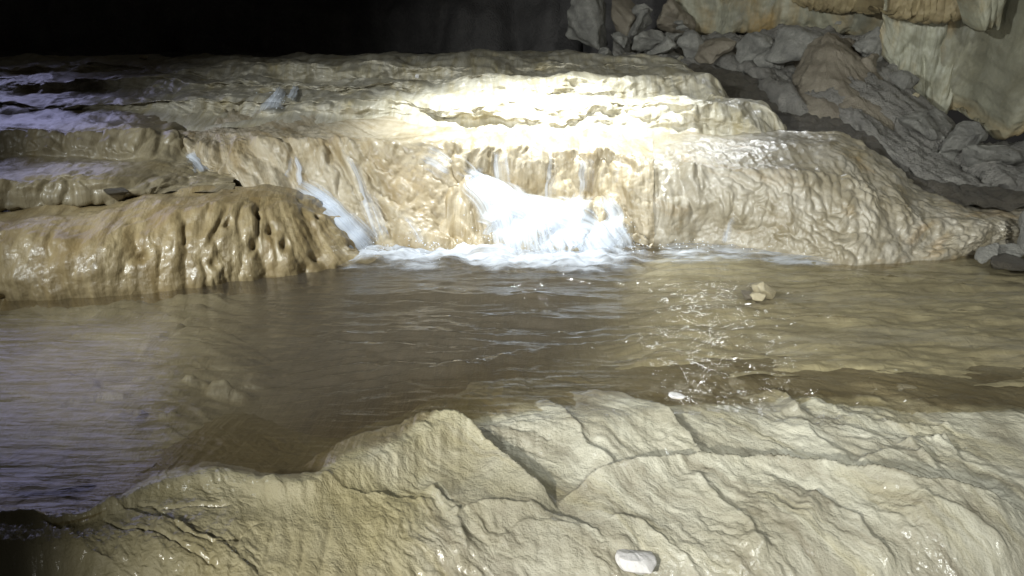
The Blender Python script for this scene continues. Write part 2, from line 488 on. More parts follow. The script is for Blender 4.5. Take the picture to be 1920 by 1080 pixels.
disp = (0.045 * lob + (0.004 + 0.012 * gate) * lob2) * (0.25 + 0.6 * steep) + 0.045 * fbm(a * 1.6, s * 1.5, 3, 6) + edge
# scalloped lips
P = displace(P, disp, N)
P[..., 1] += 0.20 * fbm(a * 1.5, row[:, None] * 0.6 + 0 * a, 31, 5) * smooth(0.5, 1.2, row)[:, None]
P[..., 2] += 0.03 * fbm(a * 1.4, row[:, None] * 0.8 + 0 * a, 33, 4)
# the right-hand ends of the terraces step back and fall away to the channel
lips = np.interp(row, [0, 2.3, 3.0, 4.0, 4.6, 6, 9], [1440, 1436, 1345, 1326, 1300, 1285, 1285])[:, None]
xe = (lips - 960) / FPX * P[..., 1] * 0.985 + 0.06 * fbm(P[..., 1] * 3, P[..., 2] * 6, 41, 3)
fall = smooth(-0.10, 0.42, a - xe)
P[..., 2] -= fall * (0.45 + 0.1 * fbm(a * 6, s * 6, 43, 3)) + smooth(0.2, 0.9, a - xe) * 0.4
flow = np.stack([a, s, 0 * a], -1)
o = tag(grid_mesh("travertine_terrace", P, M_TERR, flow), "stepped travertine terraces, cream and brightly lit, behind the brow of the falls", "travertine terrace")
terrain.append(o)

# ------------------------------------------------------------------ the left tiers
xs = np.arange(-600, 440, 2.7)
L0 = line([(-300, 400, 4.85), (430, 360, 5.4)], xs)
L1 = line([(-300, 385, 5.0), (0, 374, 5.05), (150, 369, 5.1), (250, 365, 5.2), (330, 352, 5.45), (440, 347, 5.6)], xs)
L2 = line([(-300, 345, 5.15), (0, 338, 5.17), (150, 331, 5.25), (250, 333, 5.35), (330, 337, 5.55), (440, 340, 5.68)], xs)
L3 = line([(-300, 310, 5.7), (0, 303, 5.75), (150, 300, 5.8), (280, 299, 5.85), (340, 302, 5.9), (390, 322, 5.88), (440, 334, 5.82)], xs)
L4 = line([(-300, 258, 5.95), (0, 252, 5.95), (150, 248, 6.0), (250, 248, 6.02), (300, 254, 6.1), (340, 280, 6.12), (390, 312, 6.05), (440, 328, 6.0)], xs)
L5 = line([(-300, 240, 6.35), (0, 236, 6.35), (150, 234, 6.4), (250, 235, 6.4), (300, 240, 6.4), (340, 268, 6.4), (390, 305, 6.4), (440, 322, 6.3)], xs)
L6 = line([(-300, 214, 7.1), (0, 211, 7.1), (150, 209, 7.1), (300, 212, 7.1), (340, 232, 7.0), (390, 280, 6.9), (440, 300, 6.8)], xs)
P, row = loft([L0, L1, L2, L3, L4, L5, L6], [6, 34, 30, 44, 16, 18])
s = arc(P); a = P[..., 0]
N = normals(P); steep = 1 - smooth(0.75, 0.98, N[..., 2])
wx = a + 0.06 * fbm(a * 3, s * 3, 55, 3)
disp = (0.06 * lobes(wx * 5.5, s * 2.2, 51) + 0.02 * lobes(wx * 16, s * 9, 52)) * (0.25 + 0.75 * steep) + 0.03 * fbm(a * 2.3, s * 2.5, 53, 5)
P = displace(P, disp, N)
P[..., 1] += 0.08 * fbm(a * 1.3, row[:, None] * 0.7 + 0 * a, 57, 3)
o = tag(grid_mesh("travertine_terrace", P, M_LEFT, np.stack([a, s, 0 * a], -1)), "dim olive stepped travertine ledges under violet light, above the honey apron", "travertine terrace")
terrain.append(o)

# ------------------------------------------------------------------ the main cliff with the falls
BULGE = 1225
def cliff(x0, x1, name, mat, label, bulge):
    xs = np.arange(x0, x1, 2.2)
    F1 = line([(300, 455), (500, 465), (710, 474), (850, 478), (1000, 480), (1120, 472), (1190, 464), (1250, 462), (1350, 468), (1450, 478), (1520, 488), (1600, 497), (1700, 492), (1780, 484), (1850, 472), (2040, 452)], xs, 0.0)
    F2 = line([(300, 262, 6.75), (340, 292, 6.2), (380, 318, 6.02), (420, 342, 5.87), (520, 375, 5.66), (650, 390, 5.62), (760, 395, 5.60), (850, 395, 5.68), (900, 392, 5.82), (1000, 400, 5.86), (1090, 395, 5.86), (1150, 400, 5.72), (1200, 395, 5.64), (1250, 392, 5.60), (1350, 395, 5.52), (1500, 405, 5.40), (1600, 415, 5.33), (1700, 432, 5.32), (1780, 445, 5.38), (1850, 440, 5.45), (2040, 425, 5.55)], xs)
    F3 = line([(300, 250, 6.85), (340, 264, 6.3), (380, 285, 6.08), (420, 298, 5.97), (520, 298, 5.88), (650, 300, 5.85), (760, 306, 5.82), (850, 308, 5.86), (1000, 312, 5.96), (1120, 312, 5.96), (1200, 314, 5.82), (1250, 312, 5.78), (1350, 316, 5.68), (1500, 322, 5.62), (1560, 322, 5.62), (1620, 340, 5.60), (1700, 383, 5.50), (1780, 405, 5.52), (1850, 412, 5.55), (2040, 408, 5.65)], xs)
    F4 = line([(300, 244, 6.9), (340, 240, 6.6), (380, 254, 6.3), (420, 258, 6.2), (520, 252, 6.10), (650, 252, 6.06), (760, 258, 6.05), (850, 262, 6.06), (1000, 274, 6.10), (1120, 280, 6.08), (1250, 280, 6.0), (1400, 275, 5.98), (1500, 268, 6.0), (1560, 268, 6.0), (1600, 285, 5.95), (1650, 318, 5.85), (1700, 356, 5.75), (1760, 381, 5.70), (1850, 393, 5.72), (2040, 397, 5.75)], xs)
    F5 = line([(300, 240, 7.0), (340, 234, 6.8), (380, 240, 6.6), (420, 240, 6.5), (520, 236, 6.45), (650, 236, 6.45), (760, 242, 6.4), (850, 247, 6.4), (1000, 256, 6.4), (1120, 260, 6.4), (1250, 259, 6.4), (1400, 256, 6.35), (1500, 251, 6.35), (1560, 252, 6.3), (1600, 268, 6.2), (1650, 302, 6.1), (1700, 343, 6.0), (1760, 368, 5.95), (1850, 378, 6.0), (2040, 384, 6.0)], xs)
    F6 = line([(300, 216, 7.15), (520, 210, 7.1), (720, 212, 7.1), (800, 221, 7.05), (950, 231, 7.0), (1150, 237, 7.0), (1430, 238, 6.95), (1500, 243, 6.75), (1560, 246, 6.6), (1600, 262, 6.45), (1650, 297, 6.3), (1700, 338, 6.2), (1760, 360, 6.2), (1850, 368, 6.2), (2040, 374, 6.2)], xs)
    F7 = shifted(F6, 0.12, -0.15)
    P, row = loft([shifted(F1, 0, -0.25), F1, F2, F3, F4, F5, F6, F7], [5, 46, 46, 34, 20, 18, 4])
    s = arc(P); a = P[..., 0]
    N = normals(P); steep = 1 - smooth(0.72, 0.97, N[..., 2])
    px = a / P[..., 1] * FPX * 0.97 + 960
    shear = 0.55 * smooth(900, 700, px) * smooth(330, 480, px) - 0.35 * smooth(1300, 1600, px)
    f = a + shear * s
    wx = f + 0.07 * fbm(a * 3, s * 2.5, 65, 4)
    k = smooth(1230, 1420, px) if bulge else 0 * px
    q1 = smooth(-0.35, 0.45, fbm(f * 1.7, s * 1.6, 72, 3)); q2 = smooth(-0.4, 0.4, fbm(f * 2.6, s * 2.2, 73, 3))
    sw = s + 0.08 * fbm(a * 4, s * 4, 74, 3)
    d1 = 0.090 * lobes(wx * 3.6, sw * 1.1, 61) + (0.010 + 0.035 * q1) * lobes(wx * 9.5, sw * 3.0, 62) + (0.002 + 0.010 * q2) * lobes(wx * 24, sw * 9, 63)
    d2 = 0.045 * lobes(wx * 2.6, sw * 2.0, 66) + (0.006 + 0.024 * q1) * lobes(wx * 7 + sw * 2, sw * 6.0, 67) + (0.006 + 0.018 * q2) * lobes(wx * 17 + sw * 5, sw * 14, 68)
    disp = (d1 * (1 - k) + d2 * k) * (0.05 + 0.95 * steep) + 0.03 * fbm(a * 2.3, s * 2.0, 64, 5) + 0.006 * fbm(a * 20, s * 14, 69, 3)
    low = smooth(0.9, 1.3, row)[:, None]
    P = displace(P, (disp - 0.03) * (0.3 + 0.7 * low), N)
    P[..., 1] += 0.06 * fbm(a * 1.5, 0.3 * row[:, None] + 0 * a, 71, 3) * smooth(2.5, 3.5, row)[:, None]
    o = tag(grid_mesh(name, P, mat, np.stack([f, s, 0 * a], -1)), label, "flowstone")
    terrain.append(o)
    return o
cliff(300, BULGE + 3, "flowstone_cliff", M_CLIFF, "tall cream flowstone cliff with hanging lobes behind the white cascade", False)
cliff(BULGE, 2460, "flowstone_mound", M_BULGE, "broad wet grey-cream flowstone mound right of the white cascade", True)

# ------------------------------------------------------------------ the honey apron on the left
xs = np.arange(-600, 752, 2.3)
S1 = line([(-300, 580), (0, 566), (120, 562), (250, 552), (400, 533), (520, 520), (600, 508), (660, 495), (710, 479), (750, 468)], xs, 0.0)
S2 = line([(-300, 485, 4.45), (0, 482, 4.48), (120, 478, 4.52), (250, 465, 4.62), (400, 446, 4.84), (520, 432, 5.02), (600, 440, 5.16), (660, 456, 5.26), (710, 472, 5.42), (750, 466, 5.5)], xs)
S3 = line([(-300, 410, 4.8), (0, 405, 4.8), (120, 395, 4.85), (250, 378, 4.98), (400, 364, 5.15), (470, 361, 5.25), (520, 362, 5.3), (600, 390, 5.36), (660, 420, 5.42), (710, 450, 5.48), (752, 464, 5.55)], xs)
S4 = line([(-300, 378, 5.3), (0, 371, 5.3), (120, 366, 5.3), (250, 353, 5.45), (400, 346, 5.55), (470, 346, 5.6), (520, 350, 5.6), (600, 382, 5.6), (660, 414, 5.6), (710, 445, 5.6), (752, 462, 5.65)], xs)
S5 = line([(-300, 350, 5.95), (0, 350, 5.9), (250, 340, 5.95), (400, 336, 6.0), (520, 346, 6.0), (600, 378, 6.0), (660, 410, 6.0), (710, 442, 6.0), (752, 460, 6.0)], xs)
P, row = loft([shifted(S1, 0, -0.25), S1, S2, S3, S4, S5], [5, 50, 40, 20, 10])
s = arc(P); a = P[..., 0]
N = normals(P); steep = 1 - smooth(0.75, 0.98, N[..., 2])
f = a + 0.75 * s * smooth(-2.0, -0.8, a) + 0.12 * s
wx = f + 0.05 * fbm(a * 3, s * 2.5, 85, 3)
q1 = smooth(-0.3, 0.5, fbm(f * 1.5, s * 1.8, 87, 3)); q2 = smooth(-0.2, 0.6, fbm(f * 2.2, s * 2.5, 88, 3))
disp = (0.05 * lobes(wx * 3.0, s * 0.9, 81) + (0.006 + 0.030 * q1) * lobes(wx * 8, s * 2.2, 82) + (0.001 + 0.008 * q2) * lobes(wx * 22, s * 9, 83)) * (0.08 + 0.90 * steep) + 0.040 * fbm(a * 2.0, s * 1.8, 84, 6)
# drip pits
f1, f2, oa, ob, rid = worley(wx * 6.0, s * 5.0, 86)
disp -= 0.05 * np.exp(-(f1 / 0.17) ** 2) * (rid > 0.62) * steep
P = displace(P, disp - 0.03, N)
o = tag(grid_mesh("flowstone_apron", P, M_APRON, np.stack([f, s, 0 * a], -1)), "honey-brown fluted flowstone apron sloping into the left side of the pool", "flowstone")
terrain.append(o)

# ------------------------------------------------------------------ the cone under the middle fall
xs = np.arange(812, 1222, 2.2)
C1 = line([(812, 478), (900, 481), (1000, 485), (1100, 480), (1190, 467), (1222, 464)], xs, 0.0)
C2 = line([(812, 471, 5.45), (850, 425, 5.5), (900, 418, 5.5), (960, 432, 5.45), (1020, 438, 5.42), (1080, 432, 5.45), (1130, 428, 5.48), (1170, 436, 5.5), (1222, 461, 5.5)], xs)
C3 = line([(812, 469, 5.6), (842, 360, 5.74), (868, 338, 5.80), (900, 350, 5.74), (960, 375, 5.65), (1020, 393, 5.60), (1080, 382, 5.62), (1130, 377, 5.62), (1160, 386, 5.62), (1185, 432, 5.6), (1222, 462, 5.6)], xs)
C4 = line([(812, 467, 5.9), (842, 355, 6.0), (868, 332, 6.02), (900, 345, 5.95), (960, 370, 5.9), (1020, 388, 5.9), (1080, 377, 5.9), (1130, 373, 5.9), (1160, 383, 5.9), (1190, 441, 5.8), (1222, 461, 5.8)], xs)
P, row = loft([shifted(C1, 0, -0.25), C1, C2, C3, C4], [4, 34, 34, 14])
s = arc(P); a = P[..., 0]
wx = a + 0.04 * fbm(a * 4, s * 3, 95, 3)
P = displace(P, 0.05 * lobes(wx * 7, s * 3, 91) + 0.02 * lobes(wx * 16, s * 7, 92) - 0.03)
o = tag(grid_mesh("flowstone_cone", P, M_CLIFF, np.stack([a, s, 0 * a], -1)), "pale flowstone cone under the white water at the centre", "flowstone")
terrain.append(o)

# ------------------------------------------------------------------ channel floor, rubble bank, cave walls on the right
xs = np.arange(1215, 2600, 3.2)
K1 = line([(1215, 200, 8.0), (1430, 262, 7.0), (1600, 310, 6.4), (1700, 362, 5.95), (1850, 385, 5.8), (2080, 392, 5.7)], xs)
K2 = line([(1215, 117, 9.7), (1350, 127, 9.3), (1430, 152, 8.7), (1480, 196, 7.9), (1560, 217, 7.4), (1620, 243, 7.0), (1690, 312, 6.5), (1720, 330, 6.38), (1850, 342, 6.3), (2080, 347, 6.2)], xs)
K3 = shifted(K2, 1.0, 0.05)
P, row = loft([K1, K2, K3], [60, 6])
a = P[..., 0]; b = P[..., 1]
P[..., 2] += 0.04 * fbm(a * 3, b * 3, 101, 5) + 0.03 * lobes(a * 7, b * 7, 102) - 0.03
o = tag(grid_mesh("channel_floor", P, M_CHAN, np.stack([a, b, 0 * a], -1)), kind="structure")
terrain.append(o)

xs = np.arange(1150, 2600, 3.2)
B0 = line([(1150, 116, 9.9), (1350, 128, 9.25), (1430, 153, 8.6), (1480, 198, 7.8), (1560, 219, 7.35), (1620, 245, 6.95), (1690, 314, 6.45), (1720, 332, 6.3), (1850, 346, 6.2), (2080, 350, 6.1)], xs)
B1 = line([(1150, 95, 10.3), (1300, 88, 10.2), (1400, 100, 9.6), (1470, 122, 9.0), (1540, 135, 8.3), (1600, 160, 7.8), (1700, 240, 7.05), (1800, 295, 6.65), (1920, 312, 6.5), (2080, 316, 6.4)], xs)
B2 = line([(1150, 80, 10.8), (1300, 68, 10.6), (1400, 62, 10.2), (1500, 52, 9.6), (1560, 60, 9.2), (1660, 98, 8.6), (1700, 165, 8.0), (1750, 208, 7.7), (1800, 246, 7.35), (1850, 264, 7.15), (1920, 266, 7.05), (2080, 266, 6.95)], xs)
B3 = shifted(B2, 0.30, -0.9)
P, row = loft([shifted(B0, 0, -0.1), B0, B1, B2, B3], [4, 40, 46, 8])
a = P[..., 0]; s = arc(P)
f1, f2, oa, ob, rid = worley(a * 1.5 + P[..., 2] * 1.0, P[..., 1] * 1.1 - P[..., 2] * 1.2, 111)
g1, g2, ga, gb, rid2 = worley(a * 4 + P[..., 2] * 2, P[..., 1] * 3 - P[..., 2] * 3, 112)
disp = 0.10 * (oa * (rid - 0.5) * 2 + ob * (rid2 - 0.3)) + 0.09 * rid - 0.05 * np.exp(-((f2 - f1) / 0.12) ** 2) + 0.03 * (ga * (rid2 - .5) * 2 + rid2) + 0.04 * fbm(a * 5 + P[..., 2] * 3, P[..., 1] * 5 - P[..., 2] * 4, 113, 7, 0.62)
P = displace(P, disp - 0.05)
o = tag(grid_mesh("rubble_bank", P, M_BANK, np.stack([a, s, 0 * a], -1)), kind="structure")
terrain.append(o)

def curtain(name, xs, bottom, top, mat, label=None, cat=None, kind=None, amp=1.0, seed=120, rows=90, fall=None):
    P, row = loft([shifted(bottom, 0.35, 0.06), shifted(bottom, 0.06, 0.0), bottom, top], [4, 4, rows])
    a = P[..., 0]; s = arc(P)
    al = np.hypot(a, P[..., 1] - 7) * np.sign(a)
    wx = a + 0.04 * fbm(a * 3, s * 1.5, seed + 5, 3)
    gt = smooth(-0.3, 0.5, fbm(a * 1.3, s * 0.9, seed + 6, 3))
    disp = 0.06 * lobes(wx * 2.3, s * 0.45, seed) + 0.045 * gt * lobes(wx * 8, s * 1.3, seed + 1) + 0.014 * lobes(wx * 20, s * 4, seed + 2) + 0.05 * fbm(a * 2.4, s * 2.0, seed + 3, 6, 0.58) + 0.016 * fbm(a * 9, s * 6, seed + 7, 5, 0.6) - 0.06 * np.exp(-(perlin(wx * 1.6, s * 0.4, seed + 8) / 0.05) ** 2)
    P = displace(P, (disp * amp - 0.04 * amp) * smooth(0, 1.0, row)[:, None])
    if fall is not None:
        P[..., 2] += fall(a, s, row)
    o = grid_mesh(name, P, mat, np.stack([a, s, 0 * a], -1))
    tag(o, label, cat, kind=kind)
    return o

def up_line(L, dz, dy):
    return shifted(L, dy, dz)

xs = np.arange(1240, 2600, 2.8)
R1 = line([(1240, 62, 11.2), (1330, 79, 10.8), (1400, 73, 10.5), (1500, 74, 10.1), (1600, 84, 9.6), (1660, 100, 9.1), (1690, 162, 8.5), (1760, 214, 8.2), (1800, 232, 7.75), (1850, 263, 7.25), (1920, 261, 7.1), (2100, 260, 6.9)], xs)
R1 = shifted(R1, -0.22, 0.0)
R1[:, 2] += 0.085 + 0.04 * fbm(xs * 0.02, 0 * xs, 129, 4)
wall = curtain("cave_wall", xs, R1, up_line(R1, 4.2, -0.5), M_WALL, kind="structure", seed=120, rows=150, amp=0.6)
terrain.append(wall)

xs = np.arange(1652, 1802, 1.6)
T1 = line([(1652, 70, 8.25), (1665, 118, 8.2), (1690, 158, 8.1), (1715, 176, 8.05), (1735, 198, 8.0), (1758, 214, 7.97), (1772, 206, 7.95), (1784, 165, 7.95), (1795, 110, 8.0), (1802, 80, 8.05)], xs)
T2 = line([(1652, -250, 8.1), (1802, -250, 7.85)], xs)
curtain("flowstone_curtain", xs, T1, T2, M_CURT, "hanging yellow-green flowstone tongue with a pointed lower end on the cave wall", "flowstone curtain", seed=140, rows=110, amp=0.7)

xs = np.arange(1470, 1834, 1.8)
kx = np.array([1470, 1500, 1540, 1600, 1640, 1662, 1700, 1740, 1790, 1815, 1834])
yy = np.interp(xs, kx, [-8, 12, 20, 18, 22, 20, 28, 32, 30, 16, -20]) + 4 * np.abs(np.sin(xs * 0.21)) * (0.5 + 0.5 * np.sin(xs * .047)) + 2 * np.sin(xs * 0.53)
dd = np.interp(xs, [1470, 1600, 1650, 1665, 1834], [9.9, 9.3, 8.6, 7.98, 7.6])
O1 = at_d(xs, yy, dd); O2 = at_d(xs, -260 + 0 * xs, dd - 0.25)
curtain("flowstone_overhang", xs, O1, O2, M_OCHRE, "ochre flowstone overhang with a dripping lower rim along the top of the wall", "flowstone overhang", seed=150, rows=70, amp=0.6)

xs = np.arange(1826, 1896, 1.4)
yy = np.interp(xs, [1826, 1838, 1846, 1852, 1858, 1864, 1872, 1880, 1896], [-10, 30, 60, 38, 55, 42, 58, 20, -20])
V1 = at_d(xs, yy, 7.12 + 0 * xs); V2 = at_d(xs, -260 + 0 * xs, 7.0 + 0 * xs)
curtain("stalactite_cluster", xs, V1, V2, M_CURT, "small pale grey stalactite fringe high on the right cave wall", "stalactite", seed=160, rows=60, amp=0.35)

# far back of the cave, hardly lit
xs = np.arange(-1500, 1420, 9.0)
D1 = at_d(xs, 100 + 0 * xs, np.interp(xs, [-1500, 0, 1100, 1420], [13.0, 15.5, 15.0, 13.0]))
P, row = loft([shifted(D1, 0, -1.2), D1, shifted(D1, 0.8, 2.2), shifted(D1, -2.0, 6.0)], [6, 40, 30])
a = P[..., 0]; s = arc(P)
P = displace(P, 0.5 * lobes(a * 0.7, s * 0.35, 171) + 0.25 * lobes(a * 1.9, s * 0.9, 172) + 0.1 * fbm(a * 2, s * 2, 173, 4))
tag(grid_mesh("cave_back_wall", P, M_DARKWALL, np.stack([a, s, 0 * a], -1)), kind="structure")
xs = np.arange(-1500, 1500, 9.0)
Q1 = at_d(xs, 106 + 0 * xs, 10.9 + 0 * xs); Q1[..., 2] = 1.02
Q2 = Q1.copy(); Q2[..., 1] = 17
P, row = loft([Q1, Q2], [60])
a = P[..., 0]; b = P[..., 1]
P[..., 2] += 0.12 * lobes(a * 1.3, b * 1.3, 181) + 0.05 * fbm(a * 3, b * 3, 182, 4)
tag(grid_mesh("cave_floor", P, M_DARKWALL, np.stack([a, b, 0 * a], -1)), kind="structure")

# ------------------------------------------------------------------ the rock dam in the foreground
xs = np.arange(-560, 2700, 2.5)
CREST = [(-330, 975), (0, 968), (150, 955), (235, 915), (300, 884), (370, 872), (450, 878), (560, 890), (640, 856), (700, 836), (780, 802), (860, 768), (1000, 748), (1150, 742), (1300, 738), (1450, 730), (1600, 728), (1750, 748), (1850, 752), (2000, 756), (2260, 760)]
cy = pchip([p[0] for p in CREST], [p[1] for p in CREST], xs) + 6 * fbm(xs * 0.011, 0 * xs, 217, 3) + 2.5 * fbm(xs * 0.06, 0 * xs + 3, 218, 3)
G1 = at_z(xs, cy, 0.002 - 0.016 * smooth(1180, 1400, xs))
G0 = shifted(G1, 0.40, -0.10)
G0[:, 2] += 0.05 * smooth(600, 200, xs) + 0.075 * smooth(1050, 1350, xs)
zz = lambda k, v: np.interp(xs, k, v)
Y2 = cy + (1010 - cy) * 0.42
Y2a = cy + (1000 - cy) * 0.12
G1b = at_z(xs, Y2a, zz([0, 300, 560, 800, 1100, 1500, 1900], [.014, .02, .014, .012, .008, -.012, -.012]))
G2 = at_z(xs, Y2, zz([0, 300, 560, 800, 1100, 1500, 1900], [.0, -.015, -.03, -.06, -.09, -.06, -.04]))
G3 = at_z(xs, 1020 + 0 * xs, zz([0, 300, 560, 800, 1100, 1500, 1900], [-.01, -.04, -.09, -.16, -.19, -.17, -.15]))
G4 = at_z(xs, 1110 + 0 * xs, zz([0, 300, 560, 800, 1100, 1500, 1900], [-.13, -.12, -.16, -.24, -.28, -.26, -.25]))
G5 = at_z(xs, 1420 + 0 * xs, -.55 + 0 * xs)
P, row = loft([shifted(G0, 0.5, -0.1), G0, G1, G1b, G2, G3, G4, G5], [10, 40, 24, 58, 82, 58, 12])
a = P[..., 0].copy(); b = P[..., 1].copy()
def plan(pts, z=-0.06):
    q = at_z(np.array([p[0] for p in pts], float), np.array([p[1] for p in pts], float), z)
    return [(v[0], v[1]) for v in q]
def scarp(pts, h, w, z=-0.06, soft=0.013, taper=0.12):
    """near/left side raised: climbs over w to a lip h high, then drops"""
    poly = plan(pts, z)
    d, sd, run = dist_poly(a, b, poly)
    sgn = -sd * d + 0.014 * fbm(a * 8, b * 8, int(pts[0][0]), 4)                              # positive on the camera side when drawn left to right
    prof = np.where(sgn > 0, np.exp(-np.maximum(sgn, 0) / w), np.exp(np.minimum(sgn, 0) / soft))
    ends = smooth(0, taper, run) * smooth(1, 1 - taper, run)
    return h * prof * ends
dz = np.zeros_like(a)
dz += scarp([(560, 893), (640, 854), (720, 836), (790, 820), (870, 830), (940, 864), (1000, 900), (1056, 926)], 0.08, 0.15, taper=0.1)
dz += scarp([(1030, 930), (1150, 906), (1250, 894), (1350, 890), (1480, 897), (1600, 917), (1720, 945), (1850, 962), (1980, 985)], 0.10, 0.15, -0.1)
dz += scarp([(1080, 752), (1160, 766), (1250, 803), (1300, 842), (1345, 876)], 0.045, 0.10)
dz += scarp([(1010, 765), (1060, 800), (1100, 840), (1180, 880)], 0.026, 0.07)
dz += scarp([(1440, 748), (1480, 775), (1500, 800)], 0.045, 0.06)
dz += scarp([(1500, 765), (1600, 800), (1700, 812), (1800, 815)], 0.020, 0.08)
dz += scarp([(1480, 800), (1560, 850), (1600, 862)], 0.02, 0.08)
dz += scarp([(1690, 845), (1730, 836), (1785, 838)], 0.045, 0.08, soft=0.02)
dz += scarp([(1600, 868), (1660, 862), (1740, 856)], 0.035, 0.09)
dz += scarp([(830, 985), (900, 970), (1000, 965), (1090, 985), (1150, 1010)], 0.022, 0.08, -.14)
dz += scarp([(1130, 1005), (1200, 1012), (1270, 1045), (1350, 1085)], 0.020, 0.05, -.2)
dz += scarp([(930, 1040), (1000, 1010), (1100, 1020)], 0.018, 0.06, -.2)
dz += scarp([(1500, 960), (1600, 1000), (1690, 1060)], 0.032, 0.09, -.16)
dz += scarp([(1290, 930), (1380, 985), (1450, 1040)], 0.028, 0.08, -.16)
dz += scarp([(1700, 985), (1800, 1010), (1900, 1050)], 0.020, 0.09, -.16)
dz += scarp([(480, 935), (520, 918), (600, 912), (680, 925), (770, 922), (830, 918)], 0.020, 0.10, -.05)
dz += scarp([(800, 920), (860, 960), (880, 1010)], 0.02, 0.06, -.1)
dz += scarp([(150, 975), (260, 1015), (400, 1050), (520, 1095)], 0.022, 0.10, -.12)
dz += scarp([(-60, 985), (60, 1020), (160, 1055), (260, 1100)], 0.02, 0.15, -.1)
# imbricate scallops running down to the right
ct, st = math.cos(math.radians(-38)), math.sin(math.radians(-38))
u_, v_ = a * ct + b * st, -a * st + b * ct
u_ = u_ + 0.03 * fbm(a * 5, b * 5, 201, 3); v_ = v_ + 0.02 * fbm(a * 7, b * 7, 202, 3) + 0.12 * fbm(a * 1.1, b * 1.1, 215, 2)
ppx = a / np.maximum(b, .5) * FPX * 0.9 + 960
front = smooth(500, 900, ppx)
f1, f2, oa, ob, rid = worley(u_ * 4.0, v_ * 10, 203)
e1 = smooth(0, 0.3, f2 - f1)
gz = smooth(-0.35, 0.45, fbm(a * 2.2, b * 2.2, 213, 3))
dz += front * 0.013 * gz * (-(ob) * (0.2 + rid)) * e1
f1, f2, oa, ob, rid = worley(u_ * 11, v_ * 27, 205)
dz += (0.25 + 0.75 * front) * (0.001 + 0.005 * smooth(-0.2, 0.6, fbm(a * 3.1, b * 3.1, 214, 3))) * (-(ob) * (0.3 + rid)) * smooth(0, 0.3, f2 - f1)
dz += front * 0.024 * (0.45 + 0.55 * gz) * fbm(u_ * 2.2, v_ * 4.5, 206, 6, 0.5) + 0.03 * fbm(a * 1.3, b * 1.5, 216, 2) + 0.012 * fbm(a * 3, b * 3, 207, 6, 0.55) + 0.0050 * (0.25 + gz) * fbm(u_ * 12, v_ * 30, 211, 5, 0.65)
# long flutes down the front-left
fl_ = (1 - front * 0.6) * smooth(4, 5.2, row)[:, None]
dz += 0.012 * fl_ * lobes(a * 16 + 0.3 * fbm(a * 4, b * 4, 208), b * 2.2, 209)
# cracks in the yellow slab
for pts in ([(250, 965), (290, 962), (320, 990), (345, 1012), (400, 1020), (440, 1008), (470, 985), (505, 975)], [(285, 968), (350, 966), (440, 958)], [(490, 930), (520, 920), (550, 917)], [(190, 985), (230, 1010), (280, 1012), (340, 1030), (420, 1052)], [(255, 905), (285, 890), (300, 878)], [(0, 918), (90, 925), (160, 948), (230, 960)]):
    d, sd, run = dist_poly(a, b, plan(pts, -0.05))
    d = d + 0.006 * np.abs(fbm(a * 16, b * 16, 210, 3))
    dz -= 0.016 * np.exp(-(d / 0.0065) ** 2) * smooth(0, .1, run) * smooth(1, .85, run)
zb = P[..., 2].copy()
P[..., 2] += dz * (0.45 + 0.55 * smooth(1.6, 2.8, row))[:, None]
damp = smooth(2.75, 2.1, row[:, None] + 0.45 * fbm(a * 4, b * 7, 219, 4))
flow = np.stack([u_, v_, 0 * a], -1)
yel = smooth(0.05, -0.55, a + 0.25 * fbm(a * 3, b * 3, 212, 4)) * 0.95
o = tag(grid_mesh("rock_floor", P, M_FORE, flow, {"calcite": yel, "damp": damp}), kind="structure")
terrain.append(o)

# ------------------------------------------------------------------ pool bed
xs = np.arange(-760, 2720, 6.0)
ecy = pchip([p[0] for p in CREST], [p[1] for p in CREST], xs)
E1 = at_z(xs, 450 + 0 * xs, -0.12); E2 = at_z(xs, 450 + 0.45 * (ecy - 450), -0.16); E3 = at_z(xs, ecy + 24, -0.155)
P, row = loft([E1, E2, E3], [110, 120])
a = P[..., 0].copy(); b = P[..., 1].copy()
shal_l = smooth(-0.85, -1.65, a + 0.3 * (b - 3.4)) * 0.13
shal_r = smooth(0.1, 1.0, a - 0.25 * (b - 4.0)) * 0.12
f1, f2, oa, ob, rid = worley(a * 1.6, b * 4.0 + 0.3 * fbm(a * 2, b * 2, 221), 222)
steps = 0.035 * (rid - 0.5) * smooth(0, 0.12, f2 - f1) * (0.4 + 12 * shal_l)
P[..., 2] += shal_l + shal_r + steps + 0.03 * fbm(a * 2, b * 5, 223, 4) + 0.006 * lobes(a * 5, b * 10, 224)
for pts in ([(195, 712), (260, 704), (330, 700), (385, 704), (480, 716)], [(170, 768), (260, 766), (330, 760), (385, 756)], [(-60, 655), (20, 672), (80, 683), (150, 680)], [(300, 690), (345, 678), (400, 672)]):
    d, sd, run = dist_poly(a, b, plan(pts, 0.0))
    d = np.abs(d + 0.03 * fbm(a * 6, b * 6, 225, 3))
    rim = np.exp(-(d / 0.05) ** 2) * smooth(0, .2, run) * smooth(1, .8, run) * (0.75 + 0.5 * fbm(a * 9, b * 9, 226, 3))
    P[..., 2] = np.maximum(P[..., 2], -0.10 + 0.10 * rim)
    shal_l = np.maximum(shal_l, 0.16 * rim)
P[..., 2] = np.minimum(P[..., 2], -0.006)
shal = np.clip(shal_l / 0.13 * 0.6 + shal_r / 0.12, 0, 1)
m_bed = M_BED
o = tag(grid_mesh("pool_bed", P, m_bed, np.stack([a, b, 0 * a], -1), {"calcite": shal}), kind="structure")

